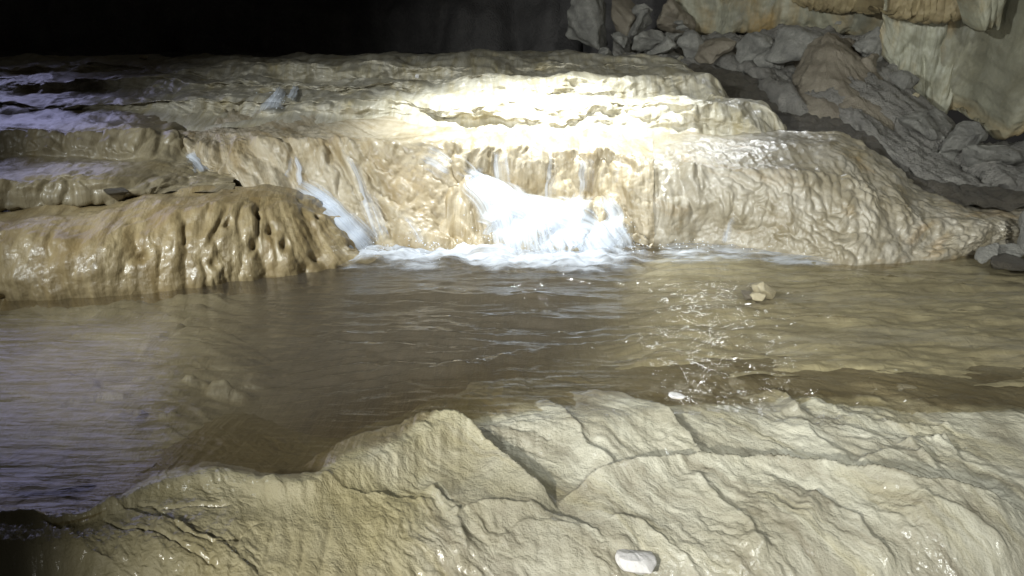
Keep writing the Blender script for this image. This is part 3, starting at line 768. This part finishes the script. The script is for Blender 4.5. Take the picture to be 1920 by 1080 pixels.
# ------------------------------------------------------------------ laying things on the rock: one tree for all solid sheets
vs, ps, off = [], [], 0
for o in terrain:
    me = o.data
    n = len(me.vertices)
    co = np.empty(n * 3, np.float32); me.vertices.foreach_get("co", co)
    li = np.empty(len(me.loops), np.int32); me.loops.foreach_get("vertex_index", li)
    vs.append(co.reshape(-1, 3)); ps.append(li.reshape(-1, 4) + off); off += n
TREE = BVHTree.FromPolygons(np.concatenate(vs).tolist(), np.concatenate(ps).tolist())
EYE = Vector((0, 0, H))
def hit(X, Y, water=False):
    r, yc, zc = ray(X, Y)
    d = Vector((float(r), float(yc), float(zc))).normalized()
    loc, nor, i, dist = TREE.ray_cast(EYE, d, 60)
    if water and zc < 0:
        t = -H / float(zc)
        pw = EYE + Vector((float(r), float(yc), float(zc))) * t
        if loc is None or (pw - EYE).length < dist:
            return pw, Vector((0, 0, 1))
    if loc is None:
        return None, None
    if nor.dot(d) > 0: nor = -nor
    return loc, nor

# ------------------------------------------------------------------ the water of the pool
xs = np.arange(-760, 2720, 2.8)
Ys = np.concatenate([np.arange(446, 560, 1.5), np.arange(560, 1010, 1.9)])
P = at_z(xs[None, :] + 0 * Ys[:, None], Ys[:, None] + 0 * xs[None, :], 0.0)
a = P[..., 0].copy(); b = P[..., 1].copy()
amp_w = (0.8 + 1.6 * 2.0 * np.exp(-((a + 0.15) / 1.1) ** 2 - ((b - 4.1) / 0.9) ** 2)) * (0.55 + 0.9 * smooth(-0.5, 0.5, fbm(a * 1.2, b * 2.0, 237, 3)))
bb = b + 0.05 * fbm(a * 1.5, b * 1.5, 238, 3)
w = (0.007 * fbm(a * 0.9 + 3, bb * 4.6, 240, 3) * np.exp(-((a + 0.15) / 1.1) ** 2 - ((b - 4.1) / 0.9) ** 2) + 0.0032 * fbm(a * 1.5 + 0.5 * fbm(a, b, 230), bb * 8.5, 231, 3) + 0.0018 * fbm(a * 4.5, bb * 21, 232, 3)) * amp_w
# oblique wavelets spreading from the fall to the left
ph = (b - 0.35 * a) * 62 + 5 * fbm(a * 1.2, b * 1.2, 233, 2)
vz = np.exp(-((a + 0.75) / 0.55) ** 2 - ((b - 3.35) / 0.32) ** 2)
w += 0.006 * vz * np.sin(ph) + 0.004 * vz * np.sin((b + 0.1 * a) * 38)
rough = smooth(0.35, 1.3, a) * smooth(6.5, 4.2, b)
w = w * (1 + 0.5 * rough) + rough * (0.010 * fbm(a * 5, b * 12, 234, 5, 0.6) + 0.006 * lobes(a * 8 + b * 2, b * 15, 235))
def crest(pts, h, wd, n=14):
    poly = plan(pts, 0.0)
    d, sd, run = dist_poly(a, b, poly)
    d = d + 0.03 * fbm(a * 5, b * 5, int(pts[0][1]), 3)
    k = np.exp(-(d / wd) ** 2) * smooth(0, .15, run) * smooth(1, .85, run)
    return k * (h + 0.5 * h * fbm(a * n, b * n * 1.4, int(pts[0][0]), 4))
w += crest([(790, 700), (860, 690), (930, 676), (1050, 655), (1150, 645), (1260, 632)], 0.018, 0.05)
w += crest([(1150, 690), (1260, 665), (1380, 640), (1500, 632)], 0.011, 0.07, 20)
w += crest([(1260, 730), (1350, 705), (1450, 690), (1560, 680), (1700, 700)], 0.010, 0.10, 20)
w += crest([(1250, 600), (1330, 588), (1400, 575)], 0.010, 0.04, 20)
w += crest([(1470, 600), (1540, 600), (1620, 604)], 0.016, 0.03, 20)
w += crest([(1340, 490), (1450, 495), (1560, 505)], 0.02, 0.07, 16)
w += crest([(1540, 535), (1640, 525), (1750, 530), (1850, 545)], 0.02, 0.08, 16)
turb = np.exp(-((a + 0.0) / 1.1) ** 2) * smooth(4.75, 5.3, b)
w += turb * 0.03 * fbm(a * 6, b * 6, 236, 4)
P[..., 2] = 0.0 + w
crest_y = np.interp(xs, xs, at_z(xs, pchip([p[0] for p in CREST], [p[1] for p in CREST], xs), 0.012)[:, 1])
deep = smooth(0.0, 0.75, b - crest_y[None, :]) * (1 - 0.75 * smooth(-0.95, -1.75, a + 0.3 * (b - 3.4))) * (1 - 0.80 * smooth(0.1, 1.0, a - 0.25 * (b - 4.0)))
wcy = pchip([p[0] for p in CREST], [p[1] for p in CREST], xs)
over = Ys[:, None] - wcy[None, :]
reach = 22 + 95 * smooth(1180, 1420, xs)[None, :] * (1 + 0 * over)
keepw = over < reach
# over the dam on the right the pool spills as a thin uneven film that follows the rock
thick = 0.011 * (1 - over / 95.0) + 0.010 * fbm(a * 4, b * 8, 239, 4) + 0.3 * w
for r_, c_ in zip(*np.nonzero((over > -14) & (over < reach) & (xs > 1150)[None, :])):
    loc, nor, i_, d_ = TREE.ray_cast(Vector((a[r_, c_], b[r_, c_], 0.5)), Vector((0, 0, -1)), 2.0)
    if loc is None: continue
    film = loc.z + thick[r_, c_]
    k_ = float(smooth(-14, 14, over[r_, c_])) * float(smooth(1150, 1350, xs[c_]))
    P[r_, c_, 2] = min(P[r_, c_, 2] * (1 - k_) + film * k_, P[r_, c_, 2] + 0.02)
crest_y = np.interp(xs, xs, at_z(xs, pchip([p[0] for p in CREST], [p[1] for p in CREST], xs), 0.012)[:, 1])
deep = smooth(0.0, 0.75, b - crest_y[None, :]) * (1 - 0.75 * smooth(-0.95, -1.75, a + 0.3 * (b - 3.4))) * (1 - 0.80 * smooth(0.1, 1.0, a - 0.25 * (b - 4.0)))
wcy = pchip([p[0] for p in CREST], [p[1] for p in CREST], xs)
keepw = Ys[:, None] < (wcy + 22)[None, :]
tag(grid_mesh("water", P, M_WATER, np.stack([a, b, 0 * a], -1), {"depth": deep}, keep=keepw), kind="structure")

# ------------------------------------------------------------------ white water
def ribbon_points(path, n, water=False):
    k = np.arange(len(path), dtype=float)
    tt = np.linspace(0, len(path) - 1, n)
    pp = pchip(k, np.array(path, float), tt)
    out = []
    for X, Y, wpx in pp:
        loc, nor = hit(X, Y, water)
        if loc is None: continue
        out.append((loc, nor, wpx / FPX * (loc - EYE).length))
    return out

def smooth_seq(v, k=3):
    for _ in range(k):
        v[1:-1] = v[:-2] * .25 + v[1:-1] * .5 + v[2:] * .25
    return v

def waterfall(name, paths, mat, label, lift=0.02, bulge=0.03, nac=15, nal=46, seed=300, cat="waterfall", free=False, group=None):
    """each path: (X, Y, width) down the flow; sheets ride on the rock, free ones hang from their top"""
    vv, ff, fl, ed = [], [], [], []
    for q, path in enumerate(paths):
        pts = ribbon_points(path, nal)
        if len(pts) < 4: continue
        L = np.array([p[0][:] for p in pts]); W = np.array([p[2] for p in pts]); NN = np.array([p[1][:] for p in pts])
        if free:
            t = np.linspace(0, 1, len(L))[:, None]
            top = L[0]; bot = L[-1]
            arcx = top + (bot - top) * np.concatenate([t, np.sqrt(t) * 0.9 + 0.1 * t, t ** 1.15], 1)
            near = L[:, 1:2] < arcx[:, 1:2]
            L = np.where(near, np.column_stack([arcx[:, 0], L[:, 1], L[:, 2]]), arcx)
        L = smooth_seq(L.copy(), 6); NN = smooth_seq(NN.copy(), 12)
        NN /= np.linalg.norm(NN, axis=1, keepdims=True)
        T = np.gradient(L, axis=0); T /= np.maximum(np.linalg.norm(T, axis=1, keepdims=True), 1e-6)
        A = np.cross(T, NN); A /= np.maximum(np.linalg.norm(A, axis=1, keepdims=True), 1e-6)
        A = np.where(A[:, :1] < 0, -A, A)
        A = smooth_seq(A.copy(), 10); A /= np.linalg.norm(A, axis=1, keepdims=True)
        U_ = np.linspace(-1, 1, nac)
        s = np.concatenate([[0], np.cumsum(np.linalg.norm(np.diff(L, axis=0), axis=1))])
        base = len(vv)
        for i in range(len(L)):
            for j, u in enumerate(U_):
                x = u * W[i] * 0.5
                hgt = lift + bulge * (1 - u * u) + 0.006 * float(fbm(np.array(u * 5 + q * 5.), np.array(s[i] * 1.5), seed, 3))
                p = L[i] + A[i] * x + NN[i] * hgt
                vv.append(p); fl.append((x + q * 0.77, s[i], 0.0))
                e = (1 - u * u) ** 0.8 * min(1, i / 14.0) * min(1.0, (len(L) - 1 - i) / 8.0 + 0.25)
                ed.append(e)
        for i in range(len(L) - 1):
            for j in range(nac - 1):
                k = base + i * nac + j
                ff.append((k, k + 1, k + 1 + nac, k + nac))
    me = bpy.data.meshes.new(name)
    me.from_pydata([tuple(v) for v in vv], [], ff)
    me.polygons.foreach_set("use_smooth", np.ones(len(ff), bool))
    at = me.attributes.new("flow", 'FLOAT_VECTOR', 'POINT'); at.data.foreach_set("vector", np.array(fl, np.float32).reshape(-1))
    at = me.attributes.new("edge", 'FLOAT', 'POINT'); at.data.foreach_set("value", np.array(ed, np.float32))
    return tag(link(name, me, mat), label, cat, group)

waterfall("waterfall", [[(860, 312, 44), (896, 346, 76), (938, 385, 110), (962, 425, 140), (972, 480, 180)],
                        [(880, 330, 30), (915, 365, 44), (940, 405, 56), (952, 478, 80)],
                        [(880, 335, 34), (960, 382, 60), (1030, 420, 110), (1060, 480, 180)],
                        [(960, 385, 60), (1040, 405, 90), (1100, 440, 120), (1130, 478, 150)]], M_FALL,
          "wide white cascade chute fanning into the pool at the centre", lift=0.025, bulge=0.035, nac=25, nal=60, seed=301)
waterfall("waterfall", [[(1140, 372, 22), (1148, 392, 34), (1156, 425, 42), (1166, 470, 60)]], M_FALL,
          "narrow bright white jet at the right end of the cascade", lift=0.03, bulge=0.03, seed=302)
waterfall("waterfall", [[(1096, 376, 52), (1086, 395, 46), (1078, 425, 44), (1080, 460, 60)]], M_FALL,
          "short white fall between the wide chute and the narrow jet", lift=0.025, bulge=0.03, seed=303)
waterfall("waterfall", [[(552, 344, 40), (588, 366, 58), (625, 402, 64), (662, 440, 70), (694, 474, 76)], [(560, 345, 30), (600, 372, 34), (640, 412, 36), (690, 470, 44)]], M_FALL,
          "white chute running down the right edge of the honey apron", lift=0.012, bulge=0.012, seed=304)
waterfall("waterfall", [[(548, 288, 14), (545, 310, 16), (538, 346, 18)], [(556, 288, 16), (562, 315, 18), (566, 350, 20)]], M_VEIL,
          "two thin threads of water above the white chute on the left", lift=0.02, bulge=0.01, seed=305)
waterfall("waterfall", [[(530, 164, 12), (524, 180, 24), (514, 196, 34), (505, 212, 60)], [(556, 166, 14), (551, 178, 18), (543, 192, 24)]], M_FALL,
          "small bluish splash tumbling over the upper left terrace", lift=0.02, bulge=0.02, seed=306)
waterfall("waterfall", [[(1096, 285, 50), (1096, 320, 48), (1092, 372, 46)]], M_VEIL,
          "thin veil of water hanging above the short white fall", lift=0.02, bulge=0.012, seed=307)
waterfall("waterfall", [[(1166, 282, 10), (1163, 315, 12), (1160, 352, 12)]], M_VEIL,
          "single thread of water on the shaded face right of the veil", lift=0.02, bulge=0.012, seed=308)
waterfall("waterfall", [[(895, 300, 26), (900, 322, 28), (905, 348, 30)]], M_VEIL,
          "thin trickle at the head of the wide white chute", lift=0.02, bulge=0.012, seed=309)
waterfall("waterfall", [[(352, 282, 18), (366, 300, 26), (385, 325, 40)]], M_FALL,
          "little white trickle in the dark gully of the left ledges", lift=0.01, bulge=0.01, seed=310)
waterfall("waterfall", [[(780, 285, 60), (815, 300, 70), (845, 322, 60)]], M_VEIL,
          "sheet of thin water sliding over the brow left of the cascade", lift=0.012, bulge=0.01, seed=311)
waterfall("waterfall", [[(752, 390, 20), (775, 425, 24), (800, 458, 30)]], M_VEIL,
          "faint trickle down the cliff just left of the foam", lift=0.012, bulge=0.012, seed=312)
waterfall("waterfall", [[(1385, 395, 16), (1372, 425, 24), (1362, 462, 34)]], M_VEIL,
          "faint trickle down the wet mound right of the cascade", lift=0.012, bulge=0.012, seed=313)

waterfall("waterfall", [[(935, 272, 70), (938, 305, 66), (945, 362, 60)]], M_VEIL,
          "sheer water film over the pale face above the wide chute", lift=0.012, bulge=0.012, seed=314)
waterfall("waterfall", [[(1030, 280, 56), (1032, 320, 54), (1034, 384, 46)]], M_VEIL,
          "sheer water film in the middle of the hanging pale face", lift=0.012, bulge=0.012, seed=315)
waterfall("waterfall", [[(640, 262, 40), (668, 320, 44), (700, 400, 50), (722, 462, 50)]], M_VEIL,
          "sheer water film running down the lobed cliff beside the white chute", lift=0.010, bulge=0.010, seed=316)

# foam where the falls land
def foam(name, outline_lo, outline_hi, x0, x1, height, seed, full=1.0):
    xs = np.arange(x0, x1, 3.0)
    v = np.linspace(0, 1, 60)[:, None]
    ylo = np.interp(xs, *zip(*outline_lo)); yhi = np.interp(xs, *zip(*outline_hi))
    Y = ylo[None, :] + (yhi - ylo)[None, :] * v
    P = at_z(xs[None, :] + 0 * Y, Y, 0.0)
    a = P[..., 0]; b = P[..., 1]
    u = np.linspace(0, 1, len(xs))[None, :] + 0 * Y
    ed = smooth(0, .12, u) * smooth(1, .72, u) * smooth(1.02, .62, v) * np.ones_like(Y)
    P[..., 2] = 0.012 + height * ed * (0.75 + 0.3 * lobes(a * 7, b * 7, seed) + 0.7 * fbm(a * 4, b * 5, seed + 1, 3)) 
    return tag(grid_mesh(name, P, M_FOAM, np.stack([a, b, 0 * a], -1), {"edge": ed * full}), kind="stuff")
foam("foam", [(620, 492), (700, 466), (760, 458), (830, 452), (900, 465), (1000, 470), (1100, 468), (1200, 458), (1300, 458)],
     [(620, 512), (700, 516), (800, 520), (900, 516), (1000, 522), (1100, 528), (1200, 522), (1300, 492)], 620, 1290, 0.055, 320)
foam("foam", [(1210, 456), (1300, 460), (1400, 466), (1500, 482), (1640, 496)], [(1210, 512), (1300, 506), (1400, 504), (1500, 510), (1640, 505)], 1210, 1640, 0.022, 330, 0.72)

def milky(x0, x1, ylo, yhi, seed):
    xs = np.arange(x0, x1, 4.0)
    v = np.linspace(0, 1, 110)[:, None]
    Y = np.interp(xs, *zip(*ylo))[None, :] * (1 - v) + np.interp(xs, *zip(*yhi))[None, :] * v
    P = at_z(xs[None, :] + 0 * Y, Y, 0.0)
    a = P[..., 0]; b = P[..., 1]
    u = (xs - x0) / (x1 - x0)
    ed = smooth(0, .22, u)[None, :] * smooth(1, .8, u)[None, :] * smooth(0, .25, v) * smooth(1, .75, v) * np.clip(0.72 + 0.75 * fbm(a * 1.1 + 0.4 * b, b * 2.6, seed + 2, 4), 0, 1)
    P[..., 2] = 0.013 + 0.006 * fbm(a * 4, b * 10, seed, 3)
    tag(grid_mesh("foam", P, M_MILK, np.stack([a + 0.2 * b, b, 0 * a], -1), {"edge": ed * 1.0}), kind="stuff")
milky(1160, 2720, [(1160, 500), (1500, 512), (1700, 516), (2720, 516)], [(1160, 630), (1400, 690), (1700, 752), (2720, 764)], 340)

# ------------------------------------------------------------------ stones
def hull_mesh(name, pts, cuts=3, amp=0.02, seed=0, sharp=0.25, sc=6.0, soft=0.10):
    bm = bmesh.new()
    for p in pts: bm.verts.new(p)
    r = bmesh.ops.convex_hull(bm, input=bm.verts)
    bmesh.ops.delete(bm, geom=[v for v in bm.verts if not v.link_faces], context='VERTS')
    bmesh.ops.bevel(bm, geom=list(bm.edges), offset=sharp * 0.1, segments=1, affect='EDGES', clamp_overlap=True)
    bmesh.ops.triangulate(bm, faces=bm.faces[:])
    for i in range(cuts):
        es = [e for e in bm.edges]
        Lm = np.median([e.calc_length() for e in es])
        bmesh.ops.subdivide_edges(bm, edges=[e for e in es if e.calc_length() > Lm * 0.8], cuts=1, use_grid_fill=True)
        bmesh.ops.triangulate(bm, faces=bm.faces[:])
        bmesh.ops.smooth_vert(bm, verts=bm.verts[:], factor=soft, use_axis_x=True, use_axis_y=True, use_axis_z=True)
    bm.normal_update()
    co = np.array([v.co[:] for v in bm.verts]); no = np.array([v.normal[:] for v in bm.verts])
    n = fbm(co[:, 0] * sc + co[:, 2] * sc * .7, co[:, 1] * sc - co[:, 2] * sc * .6, seed, 4)
    n2 = fbm(co[:, 0] * sc * 3 + co[:, 1] * sc * 2, co[:, 2] * sc * 3, seed + 5, 3)
    co = co + no * (amp * n + amp * 0.35 * n2)[:, None]
    for v, c in zip(bm.verts, co): v.co = c
    me = bpy.data.meshes.new(name)
    bm.to_mesh(me); bm.free()
    me.polygons.foreach_set("use_smooth", np.ones(len(me.polygons), bool))
    me.set_sharp_from_angle(angle=math.radians(38))
    return me

def rand_pts(rng, sx, sy, sz, n=14, box=0.5):
    out = []
    for _ in range(n):
        v = rng.normal(size=3); v /= np.linalg.norm(v)
        m = np.abs(v).max()
        v = v * (1 - box) + v / m * box * 0.8
        out.append((v[0] * sx, v[1] * sy, v[2] * sz))
    return out

def stone(name, X, Y, wpx, hpx, d, mat, label, tilt=0.0, seed=0, group=None, depth=0.8, cat="rock", npts=11, rough=0.05, z=None, soft=0.08):
    """a stone filling wpx x hpx of the view, d metres ahead"""
    rng = np.random.default_rng(seed)
    c = at_d(np.array(float(X)), np.array(float(Y)), d)
    dist = float(np.linalg.norm(c - np.array([0, 0, H])))
    sx, sz = wpx / FPX * dist * 0.5, hpx / FPX * dist * 0.5
    pts = rand_pts(rng, sx, max(sx, sz) * depth, sz, npts)
    me = hull_mesh(name, pts, 3, min(sx, sz) * rough * 3.2, seed, sharp=min(sx, sz), sc=0.9 / min(sx, sz), soft=soft)
    o = link(name, me, mat)
    o.location = c
    o.rotation_euler = (0, -math.radians(tilt), rng.uniform(-0.3, 0.3))
    return tag(o, label, cat, group)

G_R = "rocks tumbled along the foot of the cave wall"
R = [
 # X, Y, w, h, d, mat, tilt, label
 (1103, 44, 96, 140, 10.9, M_ROCK, 0, "tall dark rock block at the left end of the rubble, against the black cave"),
 (1172, 40, 60, 100, 10.8, M_ROCK2, 8, "brown upright rock between the dark block and the rubble heap"),
 (1132, 99, 44, 24, 10.0, M_ROCK, 12, "small dark stone lying on the terrace below the tall dark block"),
 (1140, 110, 34, 14, 9.75, M_ROCK, 0, "pale wet pebble half under water at the left tip of the rubble"),
 (1168, 107, 24, 12, 9.75, M_ROCK, -10, "tiny wet stone beside the pale pebble at the rubble's tip"),
 (1161, 76, 36, 46, 10.1, M_ROCK, 35, "knobbly grey stone standing left of the two tilted slabs"),
 (1212, 78, 72, 46, 10.1, M_ROCK, 14, "glittering grey slab with a rusty left end, behind the tilted slab"),
 (1240, 92, 76, 40, 9.85, M_ROCK, 20, "long grey slab tilted up to the right, beside the oval stone"),
 (1296, 86, 60, 56, 9.8, M_ROCK, 40, "oval mottled grey stone leaning right of the tilted slabs"),
 (1200, 44, 62, 44, 10.5, M_ROCK, 30, "dark wedge stone on top of the glittering slab"),
 (1203, 20, 46, 34, 10.7, M_ROCK, 20, "grey stone topmost of the left rubble heap"),
 (1262, 36, 84, 76, 10.5, M_ROCK2, 10, "big brown-grey boulder behind the oval stone"),
 (1283, 51, 32, 16, 10.15, M_ROCK, 5, "small pale chip resting on the big brown-grey boulder"),
 (1272, 42, 22, 12, 10.2, M_ROCK, -12, "tiny flake above the pale chip on the brown-grey boulder"),
 (1345, 96, 84, 48, 9.6, M_ROCK2, 14, "low brown stone right of the oval stone"),
 (1412, 92, 80, 62, 9.3, M_ROCK, 28, "rounded grey stone in the middle of the rubble row"),
 (1490, 92, 110, 100, 8.9, M_ROCK, 32, "large smooth grey boulder left of the pyramid rock"),
 (1444, 112, 70, 50, 9.0, M_ROCK, 12, "flat grey stone at the foot of the large smooth boulder"),
 (1632, 84, 74, 68, 8.35, M_ROCK, -22, "grey angular block right of the pyramid rock's peak"),
 (1640, 130, 84, 58, 8.05, M_ROCK2, 6, "brown stone wedged below the grey angular block"),
 (1690, 160, 60, 50, 7.9, M_ROCK, 0, "small grey stone under the edge of the hanging tongue"),
 (1712, 182, 24, 18, 7.75, M_TAN, -15, "small pale stone caught in the crevice below the tongue"),
 (1572, 44, 14, 9, 8.6, M_ROCK, 0, "pebble on the peak of the pyramid rock"),
 (1738, 232, 120, 78, 7.15, M_ROCK, -18, "grey slab lower on the bank, left of the blue-grey shard"),
 (1800, 268, 90, 70, 6.85, M_ROCK, 30, "blue-grey pointed shard in the middle of the bank"),
 (1860, 296, 110, 56, 6.55, M_ROCK, -6, "pale grey stone at the right end of the bank"),
 (1370, 158, 44, 22, 8.9, M_ROCK2, 0, "dim rounded stone in the shaded channel behind the terraces"),
 (1420, 182, 66, 26, 8.4, M_ROCK2, 5, "dim flat stone in the shaded channel left of the pyramid rock"),
 (1340, 188, 50, 16, 8.0, M_ROCK2, 0, "dark wet stone at the end of the second terrace"),
 (1260, 64, 40, 34, 10.2, M_ROCK, 15, "grey stone between the tilted slab and the big boulder"),
]
for i, (X, Y, w_, h_, d_, mt, tl, lb) in enumerate(R):
    stone("rock", X, Y, w_, h_, d_, mt, lb, tl, 400 + i, G_R)

# pyramid rock
pp = [(1552, 52, 8.5), (1530, 70, 8.6), (1482, 205, 7.75), (1500, 150, 8.2), (1545, 228, 7.3), (1610, 248, 7.0), (1668, 290, 6.75), (1590, 112, 8.05), (1640, 190, 7.45), (1675, 235, 7.2), (1600, 70, 8.7), (1670, 160, 8.1), (1500, 100, 8.9)]
w3 = [tuple(at_d(np.array(float(x)), np.array(float(y)), d_)) for x, y, d_ in pp]
w3 += [(p[0], p[1] + 0.3, p[2] - 0.4) for p in w3]
c0 = np.mean(w3, 0)
me = hull_mesh("boulder", [tuple(np.array(p) - c0) for p in w3], 5, 0.05, 470, 0.1, 3.0, 0.03)
o = link("boulder", me, M_ROCK2); o.location = c0
tag(o, "big pyramid-shaped muddy boulder leaning on the rubble bank", "boulder")

# stones in and around the water
def small(name, X, Y, w_, h_, mat, label, seed, tilt=0, cat="stone", sink=0.25, depth=0.8, npts=14, wet=False):
    loc, nor = hit(X, Y + h_ * 0.4, wet)
    d_ = float(loc.y)
    return stone(name, X, Y, w_, h_, d_, mat, label, tilt, seed, None, depth, cat, npts, rough=0.02, soft=0.25 if cat == "pebble" else 0.1)
small("stone", 1432, 545, 50, 36, M_TAN, "tan pointed stone standing out of the stream right of the falls", 501, -28, wet=True)
small("stone", 1404, 552, 40, 22, M_ROCK2, "dark wet stone touching the left side of the tan pointed stone", 502, 0, wet=True)
small("stone", 1424, 556, 40, 18, M_TAN, "low tan stone in front of the tan pointed stone", 503, -8, wet=True)
small("pebble", 1193, 1052, 82, 34, M_WHITE, "smooth white pebble on the pale rock at the bottom", 504, -10, "pebble", npts=40)
small("pebble", 1268, 742, 34, 10, M_WHITE, "white flat pebble at the near shore of the pool", 505, -8, "pebble", npts=30)
small("pebble", 268, 107, 18, 9, M_TAN, "small pale stone on the far lip of the terraces", 506, 0, "pebble", npts=24)
small("pebble", 782, 143, 8, 9, M_WHITE, "tiny white pebble on the yellow upper terrace", 507, 0, "pebble", npts=24)
stone("rock", 1886, 470, 60, 46, 5.15, M_ROCK, "pale grey block on the dark slab at the right edge of the stream", 24, 510, None, 0.7, "rock", 12)
stone("rock", 1852, 474, 50, 26, 5.12, M_ROCK, "wedge of grey stone left of the pale block at the right edge", 34, 511, None, 0.8, "rock", 12)
stone("rock", 1900, 492, 110, 24, 5.0, M_CHAN, "black wet slab under the grey rocks at the right edge", -4, 512, None, 0.7, "rock", 12)
stone("rock", 1935, 440, 70, 90, 5.2, M_ROCK, "grey upright rock cut by the right edge above the stream", 5, 513, None, 0.7, "rock", 14)
small("stone", 222, 358, 56, 14, M_CHAN, "dark brown flat stone on the tread above the honey apron", 514, -6)

# ------------------------------------------------------------------ spray: droplets thrown up where the falls land
bm = bmesh.new()
rs = random.Random(9)
for cx_, cy_, sx_, sy_, n_ in ((1010, 465, 120, 26, 260), (800, 470, 70, 16, 110), (1165, 455, 36, 24, 90), (700, 474, 26, 10, 40), (520, 196, 22, 16, 50), (1300, 470, 110, 8, 70)):
    for _ in range(n_):
        X = rs.gauss(cx_, sx_ * 0.6); Y = rs.gauss(cy_, sy_ * 0.6)
        loc, nor = hit(X, Y, True)
        if loc is None: continue
        p = loc + nor * abs(rs.gauss(0.03, 0.03)) + Vector((0, 0, abs(rs.gauss(0, 0.02))))
        m = bmesh.ops.create_icosphere(bm, subdivisions=1, radius=rs.uniform(0.0015, 0.005))
        for v in m['verts']: v.co += p
me = bpy.data.meshes.new("spray"); bm.to_mesh(me); bm.free()
M_DROP = rock_mat("droplet_white", (0.75, 0.80, 0.88), (0.80, 0.84, 0.90), (0.82, 0.86, 0.92), 9.0, 0.0005, 0.15)
tag(link("spray", me, M_DROP), kind="stuff")
